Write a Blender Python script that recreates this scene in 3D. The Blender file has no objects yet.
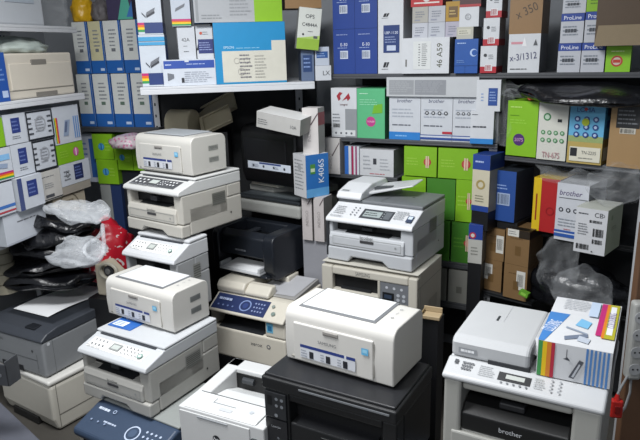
import bpy, bmesh, math, random
from mathutils import Vector, Matrix, noise
SC = bpy.context.scene
COL = SC.collection
rad = math.radians
# ------------------------------------------------------------------ materials
def lin(h):
    h = h.lstrip('#'); r = []
    for i in (0, 2, 4):
        c = int(h[i:i+2], 16)/255
        r.append(c/12.92 if c <= .04045 else ((c+.055)/1.055)**2.4)
    return (*r, 1)
_M = {}
def M(h, rough=.5, metal=0, var=.06, scale=30, bump=0):
    """procedural plastic / card / metal: base colour broken up by fine noise"""
    k = (h, rough, metal, var, scale, bump)
    if k in _M: return _M[k]
    m = bpy.data.materials.new('mat_' + h.strip('#')); m.use_nodes = True
    nt = m.node_tree; b = nt.nodes['Principled BSDF']
    b.inputs['Roughness'].default_value = rough; b.inputs['Metallic'].default_value = metal
    tc = nt.nodes.new('ShaderNodeTexCoord'); nz = nt.nodes.new('ShaderNodeTexNoise')
    nz.inputs['Scale'].default_value = scale; nz.inputs['Detail'].default_value = 3
    nt.links.new(tc.outputs['Object'], nz.inputs['Vector'])
    mx = nt.nodes.new('ShaderNodeMix'); mx.data_type = 'RGBA'
    c = lin(h)
    mx.inputs[6].default_value = [x*(1-var) for x in c[:3]]+[1]
    mx.inputs[7].default_value = [min(1, x*(1+var)) for x in c[:3]]+[1]
    nt.links.new(nz.outputs['Fac'], mx.inputs[0]); nt.links.new(mx.outputs[2], b.inputs['Base Color'])
    if bump:
        bp = nt.nodes.new('ShaderNodeBump'); bp.inputs['Strength'].default_value = bump; bp.inputs['Distance'].default_value = .004
        nt.links.new(nz.outputs['Fac'], bp.inputs['Height']); nt.links.new(bp.outputs['Normal'], b.inputs['Normal'])
    _M[k] = m
    return m
def film(name, h='#e8ecf0', op=.3, edge=.5, rough=.2):
    """thin polythene: partly see-through, glossy, denser at grazing angles"""
    m = bpy.data.materials.new(name); m.use_nodes = True; nt = m.node_tree
    b = nt.nodes['Principled BSDF']; b.inputs['Base Color'].default_value = lin(h); b.inputs['Roughness'].default_value = rough
    tr = nt.nodes.new('ShaderNodeBsdfTransparent'); mx = nt.nodes.new('ShaderNodeMixShader')
    lw = nt.nodes.new('ShaderNodeLayerWeight'); lw.inputs['Blend'].default_value = .3
    nz = nt.nodes.new('ShaderNodeTexNoise'); nz.inputs['Scale'].default_value = 22; nz.inputs['Detail'].default_value = 4
    tc = nt.nodes.new('ShaderNodeTexCoord'); nt.links.new(tc.outputs['Object'], nz.inputs['Vector'])
    mp = nt.nodes.new('ShaderNodeMapping'); mp.inputs['Rotation'].default_value = (.5, .6, .4); mp.inputs['Scale'].default_value = (9, 9, 42)
    n2 = nt.nodes.new('ShaderNodeTexNoise'); n2.inputs['Scale'].default_value = 1; n2.inputs['Detail'].default_value = 3
    nt.links.new(tc.outputs['Object'], mp.inputs['Vector']); nt.links.new(mp.outputs[0], n2.inputs['Vector'])
    bp = nt.nodes.new('ShaderNodeBump'); bp.inputs['Strength'].default_value = 1; bp.inputs['Distance'].default_value = .014
    nt.links.new(n2.outputs['Fac'], bp.inputs['Height']); nt.links.new(bp.outputs[0], b.inputs['Normal']); nt.links.new(bp.outputs[0], lw.inputs['Normal'])
    mr = nt.nodes.new('ShaderNodeMapRange'); mr.inputs[1].default_value = .2; mr.inputs[2].default_value = .7
    mr.inputs[3].default_value = op*.7; mr.inputs[4].default_value = min(1, op*1.3)
    nt.links.new(nz.outputs['Fac'], mr.inputs[0])
    ma = nt.nodes.new('ShaderNodeMath'); ma.operation = 'MULTIPLY_ADD'; ma.use_clamp = True
    nt.links.new(lw.outputs['Facing'], ma.inputs[0]); ma.inputs[1].default_value = edge
    nt.links.new(mr.outputs[0], ma.inputs[2])
    nt.links.new(ma.outputs[0], mx.inputs[0]); nt.links.new(tr.outputs[0], mx.inputs[1]); nt.links.new(b.outputs[0], mx.inputs[2])
    nt.links.new(mx.outputs[0], nt.nodes['Material Output'].inputs['Surface'])
    return m
# ------------------------------------------------------------------ text cache
_T = {}
def text_geo(s):
    if s in _T: return _T[s]
    cu = bpy.data.curves.new('lettering_source', 'FONT'); cu.body = s; cu.align_x = 'CENTER'; cu.resolution_u = 3
    ob = bpy.data.objects.new('lettering_source', cu); COL.objects.link(ob)
    dg = bpy.context.evaluated_depsgraph_get(); me = bpy.data.meshes.new_from_object(ob.evaluated_get(dg))
    vs = [(v.co.x, v.co.y) for v in me.vertices]; fs = [tuple(p.vertices) for p in me.polygons]
    bpy.data.objects.remove(ob); bpy.data.curves.remove(cu); bpy.data.meshes.remove(me)
    xs = [v[0] for v in vs] or [0]; cx = (min(xs)+max(xs))/2
    vs = [((x-cx)/.69, y/.69-.5) for x, y in vs]
    _T[s] = (vs, fs, (max(xs)-min(xs))/.69)
    return _T[s]
# ------------------------------------------------------------------ mesh builder
class MB:
    def __init__(s): s.v = []; s.f = []; s.m = []; s.mats = []
    def mi(s, m):
        if m not in s.mats: s.mats.append(m)
        return s.mats.index(m)
    def add(s, vs, fs, m):
        o = len(s.v); s.v += [tuple(v) for v in vs]; k = s.mi(m)
        for f in fs: s.f.append(tuple(i+o for i in f)); s.m.append(k)
        return s
    def box(s, x0, x1, y0, y1, z0, z1, m):
        return s.add([(x0,y0,z0),(x1,y0,z0),(x1,y1,z0),(x0,y1,z0),(x0,y0,z1),(x1,y0,z1),(x1,y1,z1),(x0,y1,z1)],
            [(3,2,1,0),(4,5,6,7),(0,1,5,4),(1,2,6,5),(2,3,7,6),(3,0,4,7)], m)
    def _prism(s, a, b, m):
        n = len(a); ar = 0
        return s.add(a+b, [tuple(range(n)), tuple(range(2*n-1, n-1, -1))]+[(i, n+i, n+(i+1) % n, (i+1) % n) for i in range(n)], m)
    def prism(s, yz, x0, x1, m):          # profile in y,z swept along x
        return s._prism([(x0,y,z) for y,z in yz], [(x1,y,z) for y,z in yz], m)
    def prismy(s, xz, y0, y1, m):
        return s._prism([(x,y0,z) for x,z in xz], [(x,y1,z) for x,z in xz], m)
    def prismz(s, xy, z0, z1, m):
        return s._prism([(x,y,z0) for x,y in xy], [(x,y,z1) for x,y in xy], m)
    def cyl(s, c, r, h, m, axis='z', n=20, r2=None):
        r2 = r if r2 is None else r2; a = []; b = []
        for i in range(n):
            t = 2*math.pi*i/n; p = (math.cos(t), math.sin(t))
            for L, q, w in ((a, r, 0), (b, r2, h)):
                x, y = p[0]*q, p[1]*q
                L.append({'z': (c[0]+x, c[1]+y, c[2]+w), 'y': (c[0]+x, c[1]+w, c[2]+y), 'x': (c[0]+w, c[1]+x, c[2]+y)}[axis])
        return s._prism(a, b, m)
    def tube(s, pts, r, m, n=8):
        rings = []; P = [Vector(p) for p in pts]
        for i, p in enumerate(P):
            t = (P[min(i+1, len(P)-1)]-P[max(i-1, 0)]).normalized()
            a = t.orthogonal().normalized() if i == 0 else (pa-t*pa.dot(t)).normalized()
            pa = a; b = t.cross(a)
            rings.append([p+(a*math.cos(2*math.pi*k/n)+b*math.sin(2*math.pi*k/n))*r for k in range(n)])
        vs = [q for ring in rings for q in ring]; fs = []
        for i in range(len(P)-1):
            for k in range(n): fs.append((i*n+k, i*n+(k+1) % n, (i+1)*n+(k+1) % n, (i+1)*n+k))
        fs += [tuple(range(n-1, -1, -1)), tuple((len(P)-1)*n+k for k in range(n))]
        return s.add(vs, fs, m)
    def plane(s, o, ux, uy, w, h): return Dec(s, Vector(o), Vector(ux).normalized(), Vector(uy).normalized(), w, h)
    def build(s, name, parent=None, bevel=0, seg=2, smooth=False):
        me = bpy.data.meshes.new(name); me.from_pydata(s.v, [], s.f)
        for m in s.mats: me.materials.append(m)
        me.polygons.foreach_set('material_index', s.m)
        bm = bmesh.new(); bm.from_mesh(me); bmesh.ops.recalc_face_normals(bm, faces=bm.faces) if bevel or smooth else None
        bm.to_mesh(me); bm.free()
        if smooth:
            me.shade_smooth(); me.set_sharp_from_angle(angle=rad(32))
        ob = bpy.data.objects.new(name, me); COL.objects.link(ob)
        if bevel:
            b = ob.modifiers.new('bevel', 'BEVEL'); b.width = bevel; b.segments = seg; b.limit_method = 'ANGLE'; b.angle_limit = rad(40)
            b.use_clamp_overlap = True
        if parent: ob.parent = parent
        return ob
class Dec:
    """prints flat marks on a rectangle w x h; u,v are fractions"""
    def __init__(s, mb, o, ux, uy, w, h): s.mb, s.o, s.ux, s.uy, s.w, s.h = mb, o, ux, uy, w, h; s.n = ux.cross(uy); s.k = 0
    def P(s, x, y): return s.o+s.ux*x+s.uy*y+s.n*(.0005+.0003*s.k)
    def p(s, u0, v0, u1, v1, c):
        m = M(c, .45) if isinstance(c, str) else c; s.k += 1
        a, b, d, e = u0*s.w, u1*s.w, v0*s.h, v1*s.h
        s.mb.add([s.P(a, d), s.P(b, d), s.P(b, e), s.P(a, e)], [(0, 1, 2, 3)], m); return s
    def q(s, pts, c):
        s.k += 1
        s.mb.add([s.P(u*s.w, v*s.h) for u, v in pts], [tuple(range(len(pts)))], M(c, .45)); return s
    def c(s, u, v, r, c, n=20):
        s.k += 1; r *= s.w
        s.mb.add([s.P(u*s.w+r*math.cos(6.2832*i/n), v*s.h+r*math.sin(6.2832*i/n)) for i in range(n)], [tuple(range(n))], M(c, .45)); return s
    def ring(s, u, v, r, r2, c, n=24):
        s.k += 1; r *= s.w; r2 *= s.w; vs = []
        for i in range(n):
            a = 6.2832*i/n
            for q in (r, r2): vs.append(s.P(u*s.w+q*math.cos(a), v*s.h+q*math.sin(a)))
        s.mb.add(vs, [(2*i, 2*i+1, (2*i+3) % (2*n), (2*i+2) % (2*n)) for i in range(n)], M(c, .45)); return s
    def t(s, u, v, hh, txt, c, rot=0, wmax=None, shear=0):
        vs, fs, w = text_geo(txt); s.k += 1; z = hh*s.h
        zx = z if not wmax or w*z <= wmax*s.w else wmax*s.w/w
        out = []
        for x, y in vs:
            x, y = x*zx+shear*y*z, y*z
            if rot == 90: x, y = -y, x
            if rot == -90: x, y = y, -x
            if rot not in (0, 90, -90):
                a = rad(rot); x, y = x*math.cos(a)-y*math.sin(a), x*math.sin(a)+y*math.cos(a)
            out.append(s.P(u*s.w+x, v*s.h+y))
        s.mb.add(out, fs, M(c, .45)); return s
    def l(s, u0, v0, u1, v1, n, c, seed=1, th=.35):
        R = random.Random(seed); s.k += 1; st = (v1-v0)/n
        for i in range(n):
            v = v1-(i+.5)*st; x = u0; e = u0+(u1-u0)*R.uniform(.7, 1)
            while x < e:
                x2 = min(e, x+(u1-u0)*R.uniform(.08, .25))
                a, b, d, f = x*s.w, x2*s.w, (v-st*th/2)*s.h, (v+st*th/2)*s.h
                s.mb.add([s.P(a, d), s.P(b, d), s.P(b, f), s.P(a, f)], [(0, 1, 2, 3)], M(c, .45))
                x = x2+(u1-u0)*.03
        return s
    def b(s, u0, v0, u1, v1, c='#202020', n=14, seed=2):
        R = random.Random(seed); s.k += 1; x = u0; st = (u1-u0)/n
        for i in range(n):
            w = st*R.uniform(.25, .75); a, b, d, e = x*s.w, (x+w)*s.w, v0*s.h, v1*s.h
            s.mb.add([s.P(a, d), s.P(b, d), s.P(b, e), s.P(a, e)], [(0, 1, 2, 3)], M(c, .45)); x += st
        return s
    def d(s, u0, v0, u1, v1, nx, ny, r, c, c2=None):
        for j in range(ny):
            for i in range(nx):
                u = u0+(u1-u0)*(i+.5)/nx; v = v1-(v1-v0)*(j+.5)/ny
                s.c(u, v, r, c, 12)
                if c2: s.c(u, v, r*.55, c2, 6)
                s.k -= 1 if c2 else 0
        return s
# ------------------------------------------------------------------ scene tree helpers
LABELS = {}
def tag(o, label, cat, group=None):
    o['label'] = label; o['category'] = cat
    if group: o['group'] = group
    return o
def thing(name, label, cat, loc, yaw=0, group=None):
    o = bpy.data.objects.new(name, None); o.empty_display_size = .05; COL.objects.link(o)
    o.location = loc; o.rotation_euler = (0, 0, rad(yaw)); return tag(o, label, cat, group)
def struct(ob): ob['kind'] = 'structure'; return ob
# ------------------------------------------------------------------ shelf frames: origin, yaw (front line), x along the shelf
FR = {'R': ((.113, 3.05), -28), 'S': ((.809, 2.68), -43), 'M': ((.089, 3.06), 9), 'N': ((-1.111, 3.40), -18), 'L': ((-1.169, 3.15), 74)}
def at(fr, u, off=0):
    (x, y), a = FR[fr]; c, s = math.cos(rad(a)), math.sin(rad(a))
    return x+c*u-s*off, y+s*u+c*off
def faces(mb, W, D, H):
    return {'f': mb.plane((-W/2, -D/2, 0), (1,0,0), (0,0,1), W, H), 's': mb.plane((W/2, -D/2, 0), (0,1,0), (0,0,1), D, H),
            't': mb.plane((-W/2, -D/2, H), (1,0,0), (0,1,0), W, D), 'l': mb.plane((-W/2, D/2, 0), (0,-1,0), (0,0,1), D, H)}
def paint(F, decs):
    for d in decs: getattr(F[d[1]], d[0])(*d[2:])
def carton(fr, u, z, W, H, D, cols, decs, label, cat='box', group=None, name='toner_carton', off=0, twist=0, child=(), flap=None, tilt=None):
    """a printed carton whose front left bottom corner is at u along the shelf front, off behind it"""
    if fr is None: x, y = u; yaw = twist
    else:
        x, y = at(fr, u+W/2, off+D/2); yaw = FR[fr][1]+twist
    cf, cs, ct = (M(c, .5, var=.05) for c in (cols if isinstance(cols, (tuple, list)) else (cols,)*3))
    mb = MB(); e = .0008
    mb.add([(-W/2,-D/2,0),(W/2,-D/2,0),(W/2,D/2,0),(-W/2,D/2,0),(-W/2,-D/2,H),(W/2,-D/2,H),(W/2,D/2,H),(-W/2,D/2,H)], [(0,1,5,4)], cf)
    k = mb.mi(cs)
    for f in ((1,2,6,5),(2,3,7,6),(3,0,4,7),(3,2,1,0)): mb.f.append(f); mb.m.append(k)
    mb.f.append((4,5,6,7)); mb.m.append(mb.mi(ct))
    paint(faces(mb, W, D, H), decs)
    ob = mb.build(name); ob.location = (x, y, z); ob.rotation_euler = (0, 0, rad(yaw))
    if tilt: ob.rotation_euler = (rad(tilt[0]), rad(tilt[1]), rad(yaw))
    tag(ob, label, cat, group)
    for nm, ds in child:
        c = MB(); paint(faces(c, W, D, H), ds); c.v = [Vector(v)*1.0 for v in c.v]
        q = c.build(nm, ob); q.scale = (1.004, 1.004, 1.002)
    if flap:          # closed top flap with its seam
        c = MB(); c.box(-W/2, W/2, -D/2, D*(flap[0]-.5), H, H+.002, M(flap[1], .55)); c.build('flap', ob)
    return ob
# ================================================================== PRINTERS
BLK = M('#101214', .45); DK = M('#1a1c1f', .5); RIM = M('#3a3c40', .45); PAPER = M('#eceef0', .7, var=.02); CAV = M('#07080a', .6)
def arc(cy, cz, r, a0, a1, n=6, ry=None):
    return [(cy+(ry or r)*math.cos(rad(a0+(a1-a0)*i/n)), cz+r*math.sin(rad(a0+(a1-a0)*i/n))) for i in range(n+1)]
def small_laser(loc, yaw, W, D, H, body, top, label, vents):
    """compact mono laser: rounded shell, paper plate on top, drop front, info strip"""
    t = thing('laser_printer', label, 'printer', loc, yaw, 'small cream laser printers')
    cb = M(body, .38, var=.02); ct = M(top, .38, var=.02)
    r = .030; prof = [(-D/2+.004, .006), (D/2-.004, .006)]+arc(D/2-.03, H-.03, .03, 0, 90)+arc(-D/2+r+.004, H-.032, .032, 90, 180, ry=r)+[(-D/2, H*.4)]
    b = MB(); b.prism(prof, -W/2, W/2, cb)
    for x in (-1, 1):
        for y in (-1, 1): b.cyl((x*W*.42, y*D*.38, 0), .012, .008, DK)
    b.build('body', t, .012, 3, True)
    fc = MB(); y = -D/2
    fc.box(-W*.41, W*.33, y-.002, y+.01, .012, H*.765, cb)
    fcov = fc.build('front_cover', t, .003, 2)
    h = MB(); h.box(-W*.12, W*.02, y-.0055, y, H*.665, H*.735, M('#8d8a86', .4)); h.box(-W*.11, W*.01, y-.0062, y, H*.67, H*.695, M('#5a5652', .5)); h.build('handle', fcov, .002)
    g = MB(); g.box(-W*.44, W*.33, y-.001, y+.004, .018, .0215, M('#8a8880', .6)); g.box(W*.335, W*.338, y-.001, y+.004, .02, H*.72, M('#9a9890', .6)); g.build('panel_seam', t)
    # output plate on top, slightly sunk in a dark rim
    rm = MB(); y0, y1 = -D/2+.040, D/2-.012
    rm.box(-W*.405, W*.312, y0-.012, y1, H-.004, H+.0018, M('#6b6d70', .45)); rm.build('tray_rim', t, .002)
    tp = MB(); tp.box(-W*.385, W*.285, y0, y1-.004, H, H+.004, ct); tp.build('output_tray', t, .003)
    lp = MB(); F = lp.plane((-W/2, y-.0045, 0), (1,0,0), (0,0,1), W, H)
    F.p(.16, .155, .68, .40, '#c9ccd2').p(.16, .345, .58, .40, '#2a3a78').p(.60, .345, .68, .40, '#2a3a78')
    for u in (.19, .35, .51): F.p(u+.06, .17, u+.10, .30, '#24262c')
    F.l(.17, .17, .24, .32, 3, '#8d929c').l(.36, .17, .40, .32, 3, '#8d929c').l(.52, .17, .56, .32, 3, '#8d929c')
    lp.build('info_label', fcov)
    st = MB(); F = st.plane((-W/2, y-.0045, 0), (1,0,0), (0,0,1), W, H); F.p(.735, .50, .795, .62, '#5fa8d0').p(.745, .54, .785, .60, '#8fc4de'); st.build('energy_sticker', fcov)
    lg = MB(); F = lg.plane((-W/2, y-.0045, 0), (1,0,0), (0,0,1), W, H); F.t(.42, .515, .055, 'SAMSUNG', '#66686c', 0, .2); lg.build('logo', fcov)
    bt = MB(); F = bt.plane((W*.33, -D/2+.045, H+.001), (1,0,0), (0,1,0), W*.1, D*.7)
    F.t(.5, .28, .09, 'o', '#7d8086').t(.5, .5, .1, '/', '#7d8086').t(.5, .72, .09, 'o', '#7d8086'); bt.build('buttons', t)
    if vents:
        for v0 in (.36, .66):
            v = MB(); F = v.plane((W/2, -D/2, 0), (0,1,0), (0,0,1), D, H)
            F.p(.48, v0-.07, .76, v0+.07, vents)
            for i in range(4): F.p(.49, v0-.055+i*.03, .75, v0-.042+i*.03, '#6d6f70')
            v.build('side_vent', t)
    return t

def brother(loc, yaw, W, D, H, body, upper, label, kind, group):
    """flatbed multifunction laser: notched paper tray, exit slot, sloping control panel, lid"""
    t = thing('multifunction_printer', label, 'printer', loc, yaw, group)
    cb = M(body, .42, var=.03); cu = M(upper, .42, var=.03); y = -D/2; f = y+.012
    adf = kind == 'adf'; L = .86 if adf else .95
    zt, zc, zs, zp = .24*H, .51*H, .69*H, .75*H     # tray top, cover top, slot top, panel lip bottom
    if adf: zt, zc, zs, zp = .24*H, .46*H, .59*H, .63*H
    b = MB()
    b.box(-W/2, W/2, f+.038, D/2, .006, zc, cb)
    b.box(-W/2, W/2, D/2-.09, D/2, zc, zp, cb)
    b.box(-W/2, -W*.44, f, D/2-.09, zt, zp, cb); b.box(W*.36, W/2, f, D/2-.09, zt, zp, cb)
    b.box(-W*.44, W*.36, f+.02, D/2-.09, zs, zp, cb)
    for sx in (-1, 1):
        for yy in (y+.05, D/2-.05): b.cyl((sx*W*.4, yy, 0), .014, .02, DK)
    b.build('body', t, .006)
    s = MB(); s.box(-W*.44, W*.36, f+.045, D/2-.09, zc, zs, CAV); s.prism([(f+.01, zc), (f+.09, zc), (f+.09, zc+.02)], -W*.3, W*.22, DK); s.box(-W*.10, W*.02, f+.014, f+.05, zc+.018, zs-.006, M('#2a2c30', .5))
    s.build('output_slot', t)
    tr = MB(); n0, n1 = (-W*.24, W*.24)
    tr.prismy([(-W/2, .004), (n0, .004), (n0+.015, zt*.42), (n1-.03, zt*.42), (n1, .004), (W/2, .004), (W/2, zt-.002), (-W/2, zt-.002)], y, y+.05, cb)
    trob = tr.build('paper_tray', t, .006)
    if 1:
        nd = MB(); nd.box(n0-.005, n1+.005, y+.052, D/2-.03, .006, zt*.40, M('#2e302f', .6)); nd.build('tray_recess', t)
    fc = MB(); fc.prism([(y, zt), (y+.05, zt), (y+.05, zc), (y+.008, zc), (y, zc-.02)], -W*.47, W*.41, cb); fcov = fc.build('front_cover', t, .005)
    ln = MB(); F = ln.plane((-W/2, y-.0005, 0), (1,0,0), (0,0,1), W, H)
    F.p(.08, .285, .88, .292, '#8a8c8a').p(.08, .41, .88, .417, '#8a8c8a').p(.08, .285, .083, .417, '#8a8c8a').p(.877, .285, .88, .417, '#8a8c8a')
    ln.build('cover_groove', fcov)
    hd = MB(); hd.box(-W*.09, W*.07, y-.003, y+.003, .355*H, .395*H, M('#3a3a3c', .45)); hd.build('handle', fcov, .0015)
    lg = MB(); F = lg.plane((-W/2, y-.001, 0), (1,0,0), (0,0,1), W, H); F.t(.49, .445, .05, 'brother', '#4a4c50'); F.c(.82, .35, .012, '#8d8f90'); lg.build('logo', fcov)
    # scanner with sloped front panel
    su = MB(); k = .085 if not adf else .10; zl = L*H
    su.prism([(y-.002, zp), (y-.006, zp+.008), (y+.0, zp+.020), (y+k, zl-.004), (y+k+.004, zl), (D/2, zl), (D/2, zp)], -W/2-.001, W/2+.001, cu)
    su.build('scanner_unit', t, .012, 3)
    a = Vector((0, y, zp+.020)); c = Vector((0, y+k, zl-.004)); up = (c-a); hh = up.length
    cp = MB(); F = cp.plane((-W/2, a.y, a.z), (1,0,0), up, W, hh)
    if adf:
        sd = MB(); sd.box(-W/2-.002, -W*.475, y-.001, y+.02, .02, zp, M('#2c2e32', .45)); sd.build('side_trim', t, .004)
        F.p(.37, .18, .73, .80, '#3c3f44').p(.40, .30, .60, .68, '#9aa4a4')
        F.l(.41, .36, .59, .62, 2, '#2b3030').p(.64, .26, .71, .72, '#63676c'); F.d(.61, .2, .64, .8, 1, 4, .006, '#b8bcc0')
        F.l(.05, .25, .19, .8, 5, '#85888c', 3).d(.24, .2, .34, .85, 2, 4, .010, '#7c8085').l(.75, .3, .90, .85, 5, '#8c9094', 5)
        F.p(.90, .2, .965, .62, '#39445c').p(.91, .4, .955, .58, '#c8d4e4'); F.t(.12, .1, .12, 'brother', '#777a80')
    elif kind == 'dark':
        F.p(.06, .18, .86, .92, '#4a4c50'); F.d(.09, .3, .32, .85, 3, 2, .016, '#e4e6e8').p(.36, .42, .50, .75, '#b9c0bc').d(.53, .28, .66, .8, 3, 3, .010, '#d9dbde').d(.68, .28, .84, .8, 3, 2, .014, '#e2e4e6'); F.l(.08, .08, .8, .18, 1, '#8d9094')
    else:
        F.p(.06, .24, .87, .84, '#e6e6e4').d(.08, .3, .30, .85, 4, 2, .012, '#585b60').p(.37, .38, .51, .76, '#8a8d8c').p(.39, .45, .49, .68, '#b6bcb8').d(.54, .28, .80, .85, 5, 3, .009, '#6a6d72').c(.82, .46, .034, '#7f9a92').c(.82, .46, .018, '#d8e2de')
        F.l(.08, .22, .34, .32, 1, '#999c9e')
    cp.build('control_panel', t)
    vt = MB(); F = vt.plane((W/2+.0006, -D/2, 0), (0,1,0), (0,0,1), D, H)
    F.p(.50, .44, .72, .66, '#8b8c88' if kind != 'dark' else '#6f6f68')
    for i in range(6): F.p(.51, .455+i*.033, .71, .468+i*.033, '#5d5e5b')
    vt.build('side_vent', t)
    vt = MB(); F = vt.plane((W/2+.0006, -D/2, 0), (0,1,0), (0,0,1), D, H); F.c(.80, .22, .012, '#2c2c2c'); vt.build('plug_cap', t)
    vt = MB(); F = vt.plane((W/2+.0006, -D/2, 0), (0,1,0), (0,0,1), D, H); F.p(.02, .30, .022, .70, '#9a9b98'); vt.build('side_seam', t)
    if not adf:
        g = MB(); g.box(-W*.42, W*.40, y+k+.002, y+k+.010, zl-.003, zl+.0035, M('#33363c', .5)); g.build('lid_gap', t)
        ld = MB(); ld.box(-W/2-.002, W/2+.002, y+k+.010, D/2, zl+.001, H, cu); ld.build('lid', t, .006)
    else:
        ld = MB(); ld.box(-W/2, W/2, y+k+.008, D/2, zl+.001, H*.92, M('#6c6f73', .5)); ld.build('lid', t, .005)
        ln = MB(); F = ln.plane((0, y+k+.012, H*.92), (1,0,0), (0,1,0), W/2, D-k-.02); F.c(.5, .55, .03, '#3a3c40').p(.02, .03, .03, .9, '#54575b'); ln.build('lid_mark', t)
        h2 = H*1.12
        ad = MB(); ad.prism([(y+k-.005, H*.92), (y+k-.012, H*.95), (y+k+.005, H*1.03), (y+k+.10, h2), (D/2-.02, h2), (D/2, h2-.02), (D/2, H*.92)], -W/2, -W*.20, cu)
        ado = ad.build('document_feeder', t, .008)
        lb = MB(); dd = Vector((0, .095, h2-H*1.03)); F = lb.plane((-W/2, y+k+.004, H*1.03), (1,0,0), dd, W*.3, dd.length); F.c(.28, .02, .0, '#666666').p(.12, .05, .45, .22, '#b9bcbe').l(.15, .08, .42, .19, 1, '#5a5d62', 2, .7); lb.build('feeder_badge', ado)
        # document tray rising to the right, paper guides
        ty = MB(); ty.add([(-W*.21, y+k+.07, H*1.00), (W*.26, y+k+.12, H*1.13), (W*.26, D/2-.03, H*1.16), (-W*.21, D/2-.01, H*1.03),
                           (-W*.21, y+k+.07, H*.955), (W*.27, y+k+.12, H*1.11), (W*.27, D/2-.03, H*1.14), (-W*.21, D/2-.01, H*.98)],
                          [(0,1,2,3), (7,6,5,4), (0,4,5,1), (1,5,6,2), (2,6,7,3), (3,7,4,0)], M('#c3c5c8', .45))
        tyo = ty.build('document_tray', t, .003)
        gd = MB(); gd.add([(-W*.17, y+k+.10, H*1.02), (W*.02, y+k+.115, H*1.075), (W*.02, y+k+.14, H*1.08), (-W*.17, y+k+.13, H*1.025), (-W*.17, y+k+.10, H*1.06), (W*.02, y+k+.115, H*1.085), (W*.02, y+k+.14, H*1.09), (-W*.17, y+k+.13, H*1.065)], [(0,1,2,3), (4,5,6,7), (0,1,5,4), (1,2,6,5), (2,3,7,6), (3,0,4,7)], M('#44474b', .45))
        gd.build('paper_guide', tyo)
    return t
G1 = 'light grey multifunction laser printers'
small_laser((.09, 1.691, .744), -32.8, .358, .199, .172, '#c4c2bd', '#d2d4d4', 'cream laser printer in the front centre, on the black multifunction printer', None)
small_laser((-.657, 2.307, .635), -33.5, .375, .197, .160, '#c4c2bd', '#d6d8da', 'cream laser printer with white top plate, above the blue booklet at the front left', '#7c7f7e')
small_laser((-.612, 2.751, 1.142), -36, .358, .211, .165, '#c0beb8', '#a9aeb2', 'cream laser printer topmost of its stack, beside the bubble wrap, grey paper plate on top', '#a4a49c')
brother((-.672, 2.201, .393), -31, .352, .386, .239, '#a6a5a0', '#bcbfc2', 'light grey multifunction printer with a blue booklet on its lid, at the front left', 'dcp', G1)
brother((-.608, 2.725, .897), -35.5, .35, .372, .243, '#b3b0a8', '#c4c5c4', 'cream multifunction printer with dark grey button strip, second from top of the left stack', 'dark', G1)
brother((-.672, 2.56, .575), -31, .30, .21, .318, '#9a9c9e', '#c3c5c8', 'grey multifunction printer lowest in the left stack, mostly covered, beside the red bag', 'dcp', G1)
brother((.292, 2.626, .760), -32, .399, .364, .276, '#b3b6ba', '#cfd1d4', 'light grey multifunction printer with raised document feeder, in front of the green boxes', 'adf', G1)
# leaflet on the lid of the front left printer
mb = MB(); mb.box(-.06, .06, -.05, .05, 0, .003, M('#2b62ae', .4)); F = mb.plane((-.06, -.05, .003), (1,0,0), (0,1,0), .12, .1)
F.l(.2, .68, .8, .82, 1, '#e8eef6', 2, .7).p(.1, .1, .6, .5, '#dfe8f2').l(.14, .14, .56, .46, 3, '#2b62ae')
o = mb.build('booklet'); o.location = (-.762, 2.245, .6325); o.rotation_euler = (0, 0, rad(-30)); tag(o, 'blue booklet half under the cream printer at the front left', 'booklet')

def samsung_scx():
    W, D, H = .443, .30, .300; t = thing('multifunction_printer', 'cream multifunction printer with small grey keypad, under the printer with the document feeder', 'printer', (.267, 2.576, .457), -30)
    cb = M('#b9b5aa', .42, var=.03); y = -D/2; b = MB()
    b.box(-W/2, W/2, y+.03, D/2, 0, H, cb)
    b.box(-W/2, -W*.38, y, y+.03, 0, H*.96, cb); b.box(W*.41, W/2, y, y+.03, 0, H*.96, cb)
    b.box(-W*.38, W*.41, y, y+.03, H*.84, H*.96, cb); b.box(-W*.38, W*.13, y, y+.03, 0, H*.62, cb); b.box(W*.10, W*.41, y, y+.03, 0, H*.55, cb); b.box(W*.10, W*.13, y, y+.03, H*.5, H*.86, cb)
    b.build('body', t, .006)
    s = MB(); s.box(-W*.38, W*.10, y+.026, y+.032, H*.62, H*.84, CAV); s.box(-W*.3, W*.02, y+.012, y+.03, H*.62, H*.65, DK); s.build('output_slot', t)
    k = MB(); k.box(W*.13, W*.41, y+.004, y+.032, H*.55, H*.84, M('#6b6e73', .45)); F = k.plane((W*.13, y+.004, H*.55), (1,0,0), (0,0,1), W*.28, H*.29)
    F.p(.08, .1, .5, .5, '#15171a').d(.1, .55, .9, .95, 3, 1, .05, '#b9bcc2').d(.55, .1, .95, .55, 2, 2, .06, '#aeb2b8').p(.15, .2, .42, .4, '#2e3b4e'); k.build('control_panel', t)
    lg = MB(); F = lg.plane((-W/2, y, 0), (1,0,0), (0,0,1), W, H); F.t(.45, .90, .055, 'SAMSUNG', '#5a5a5c', 0, .15); lg.build('logo', t)
    ld = MB(); ld.box(-W/2, W/2, y+.01, D/2, H, H+.002, M('#c5c2b8', .4)); ld.build('lid', t)
    g = MB(); F = g.plane((W/2, -D/2, 0), (0,1,0), (0,0,1), D, H); F.p(.0, .80, 1, .81, '#8d8a82').p(.12, 0, .128, .8, '#8d8a82').p(.45, .3, .8, .5, '#a39f95'); g.build('side_seam', t)
samsung_scx()

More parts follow.
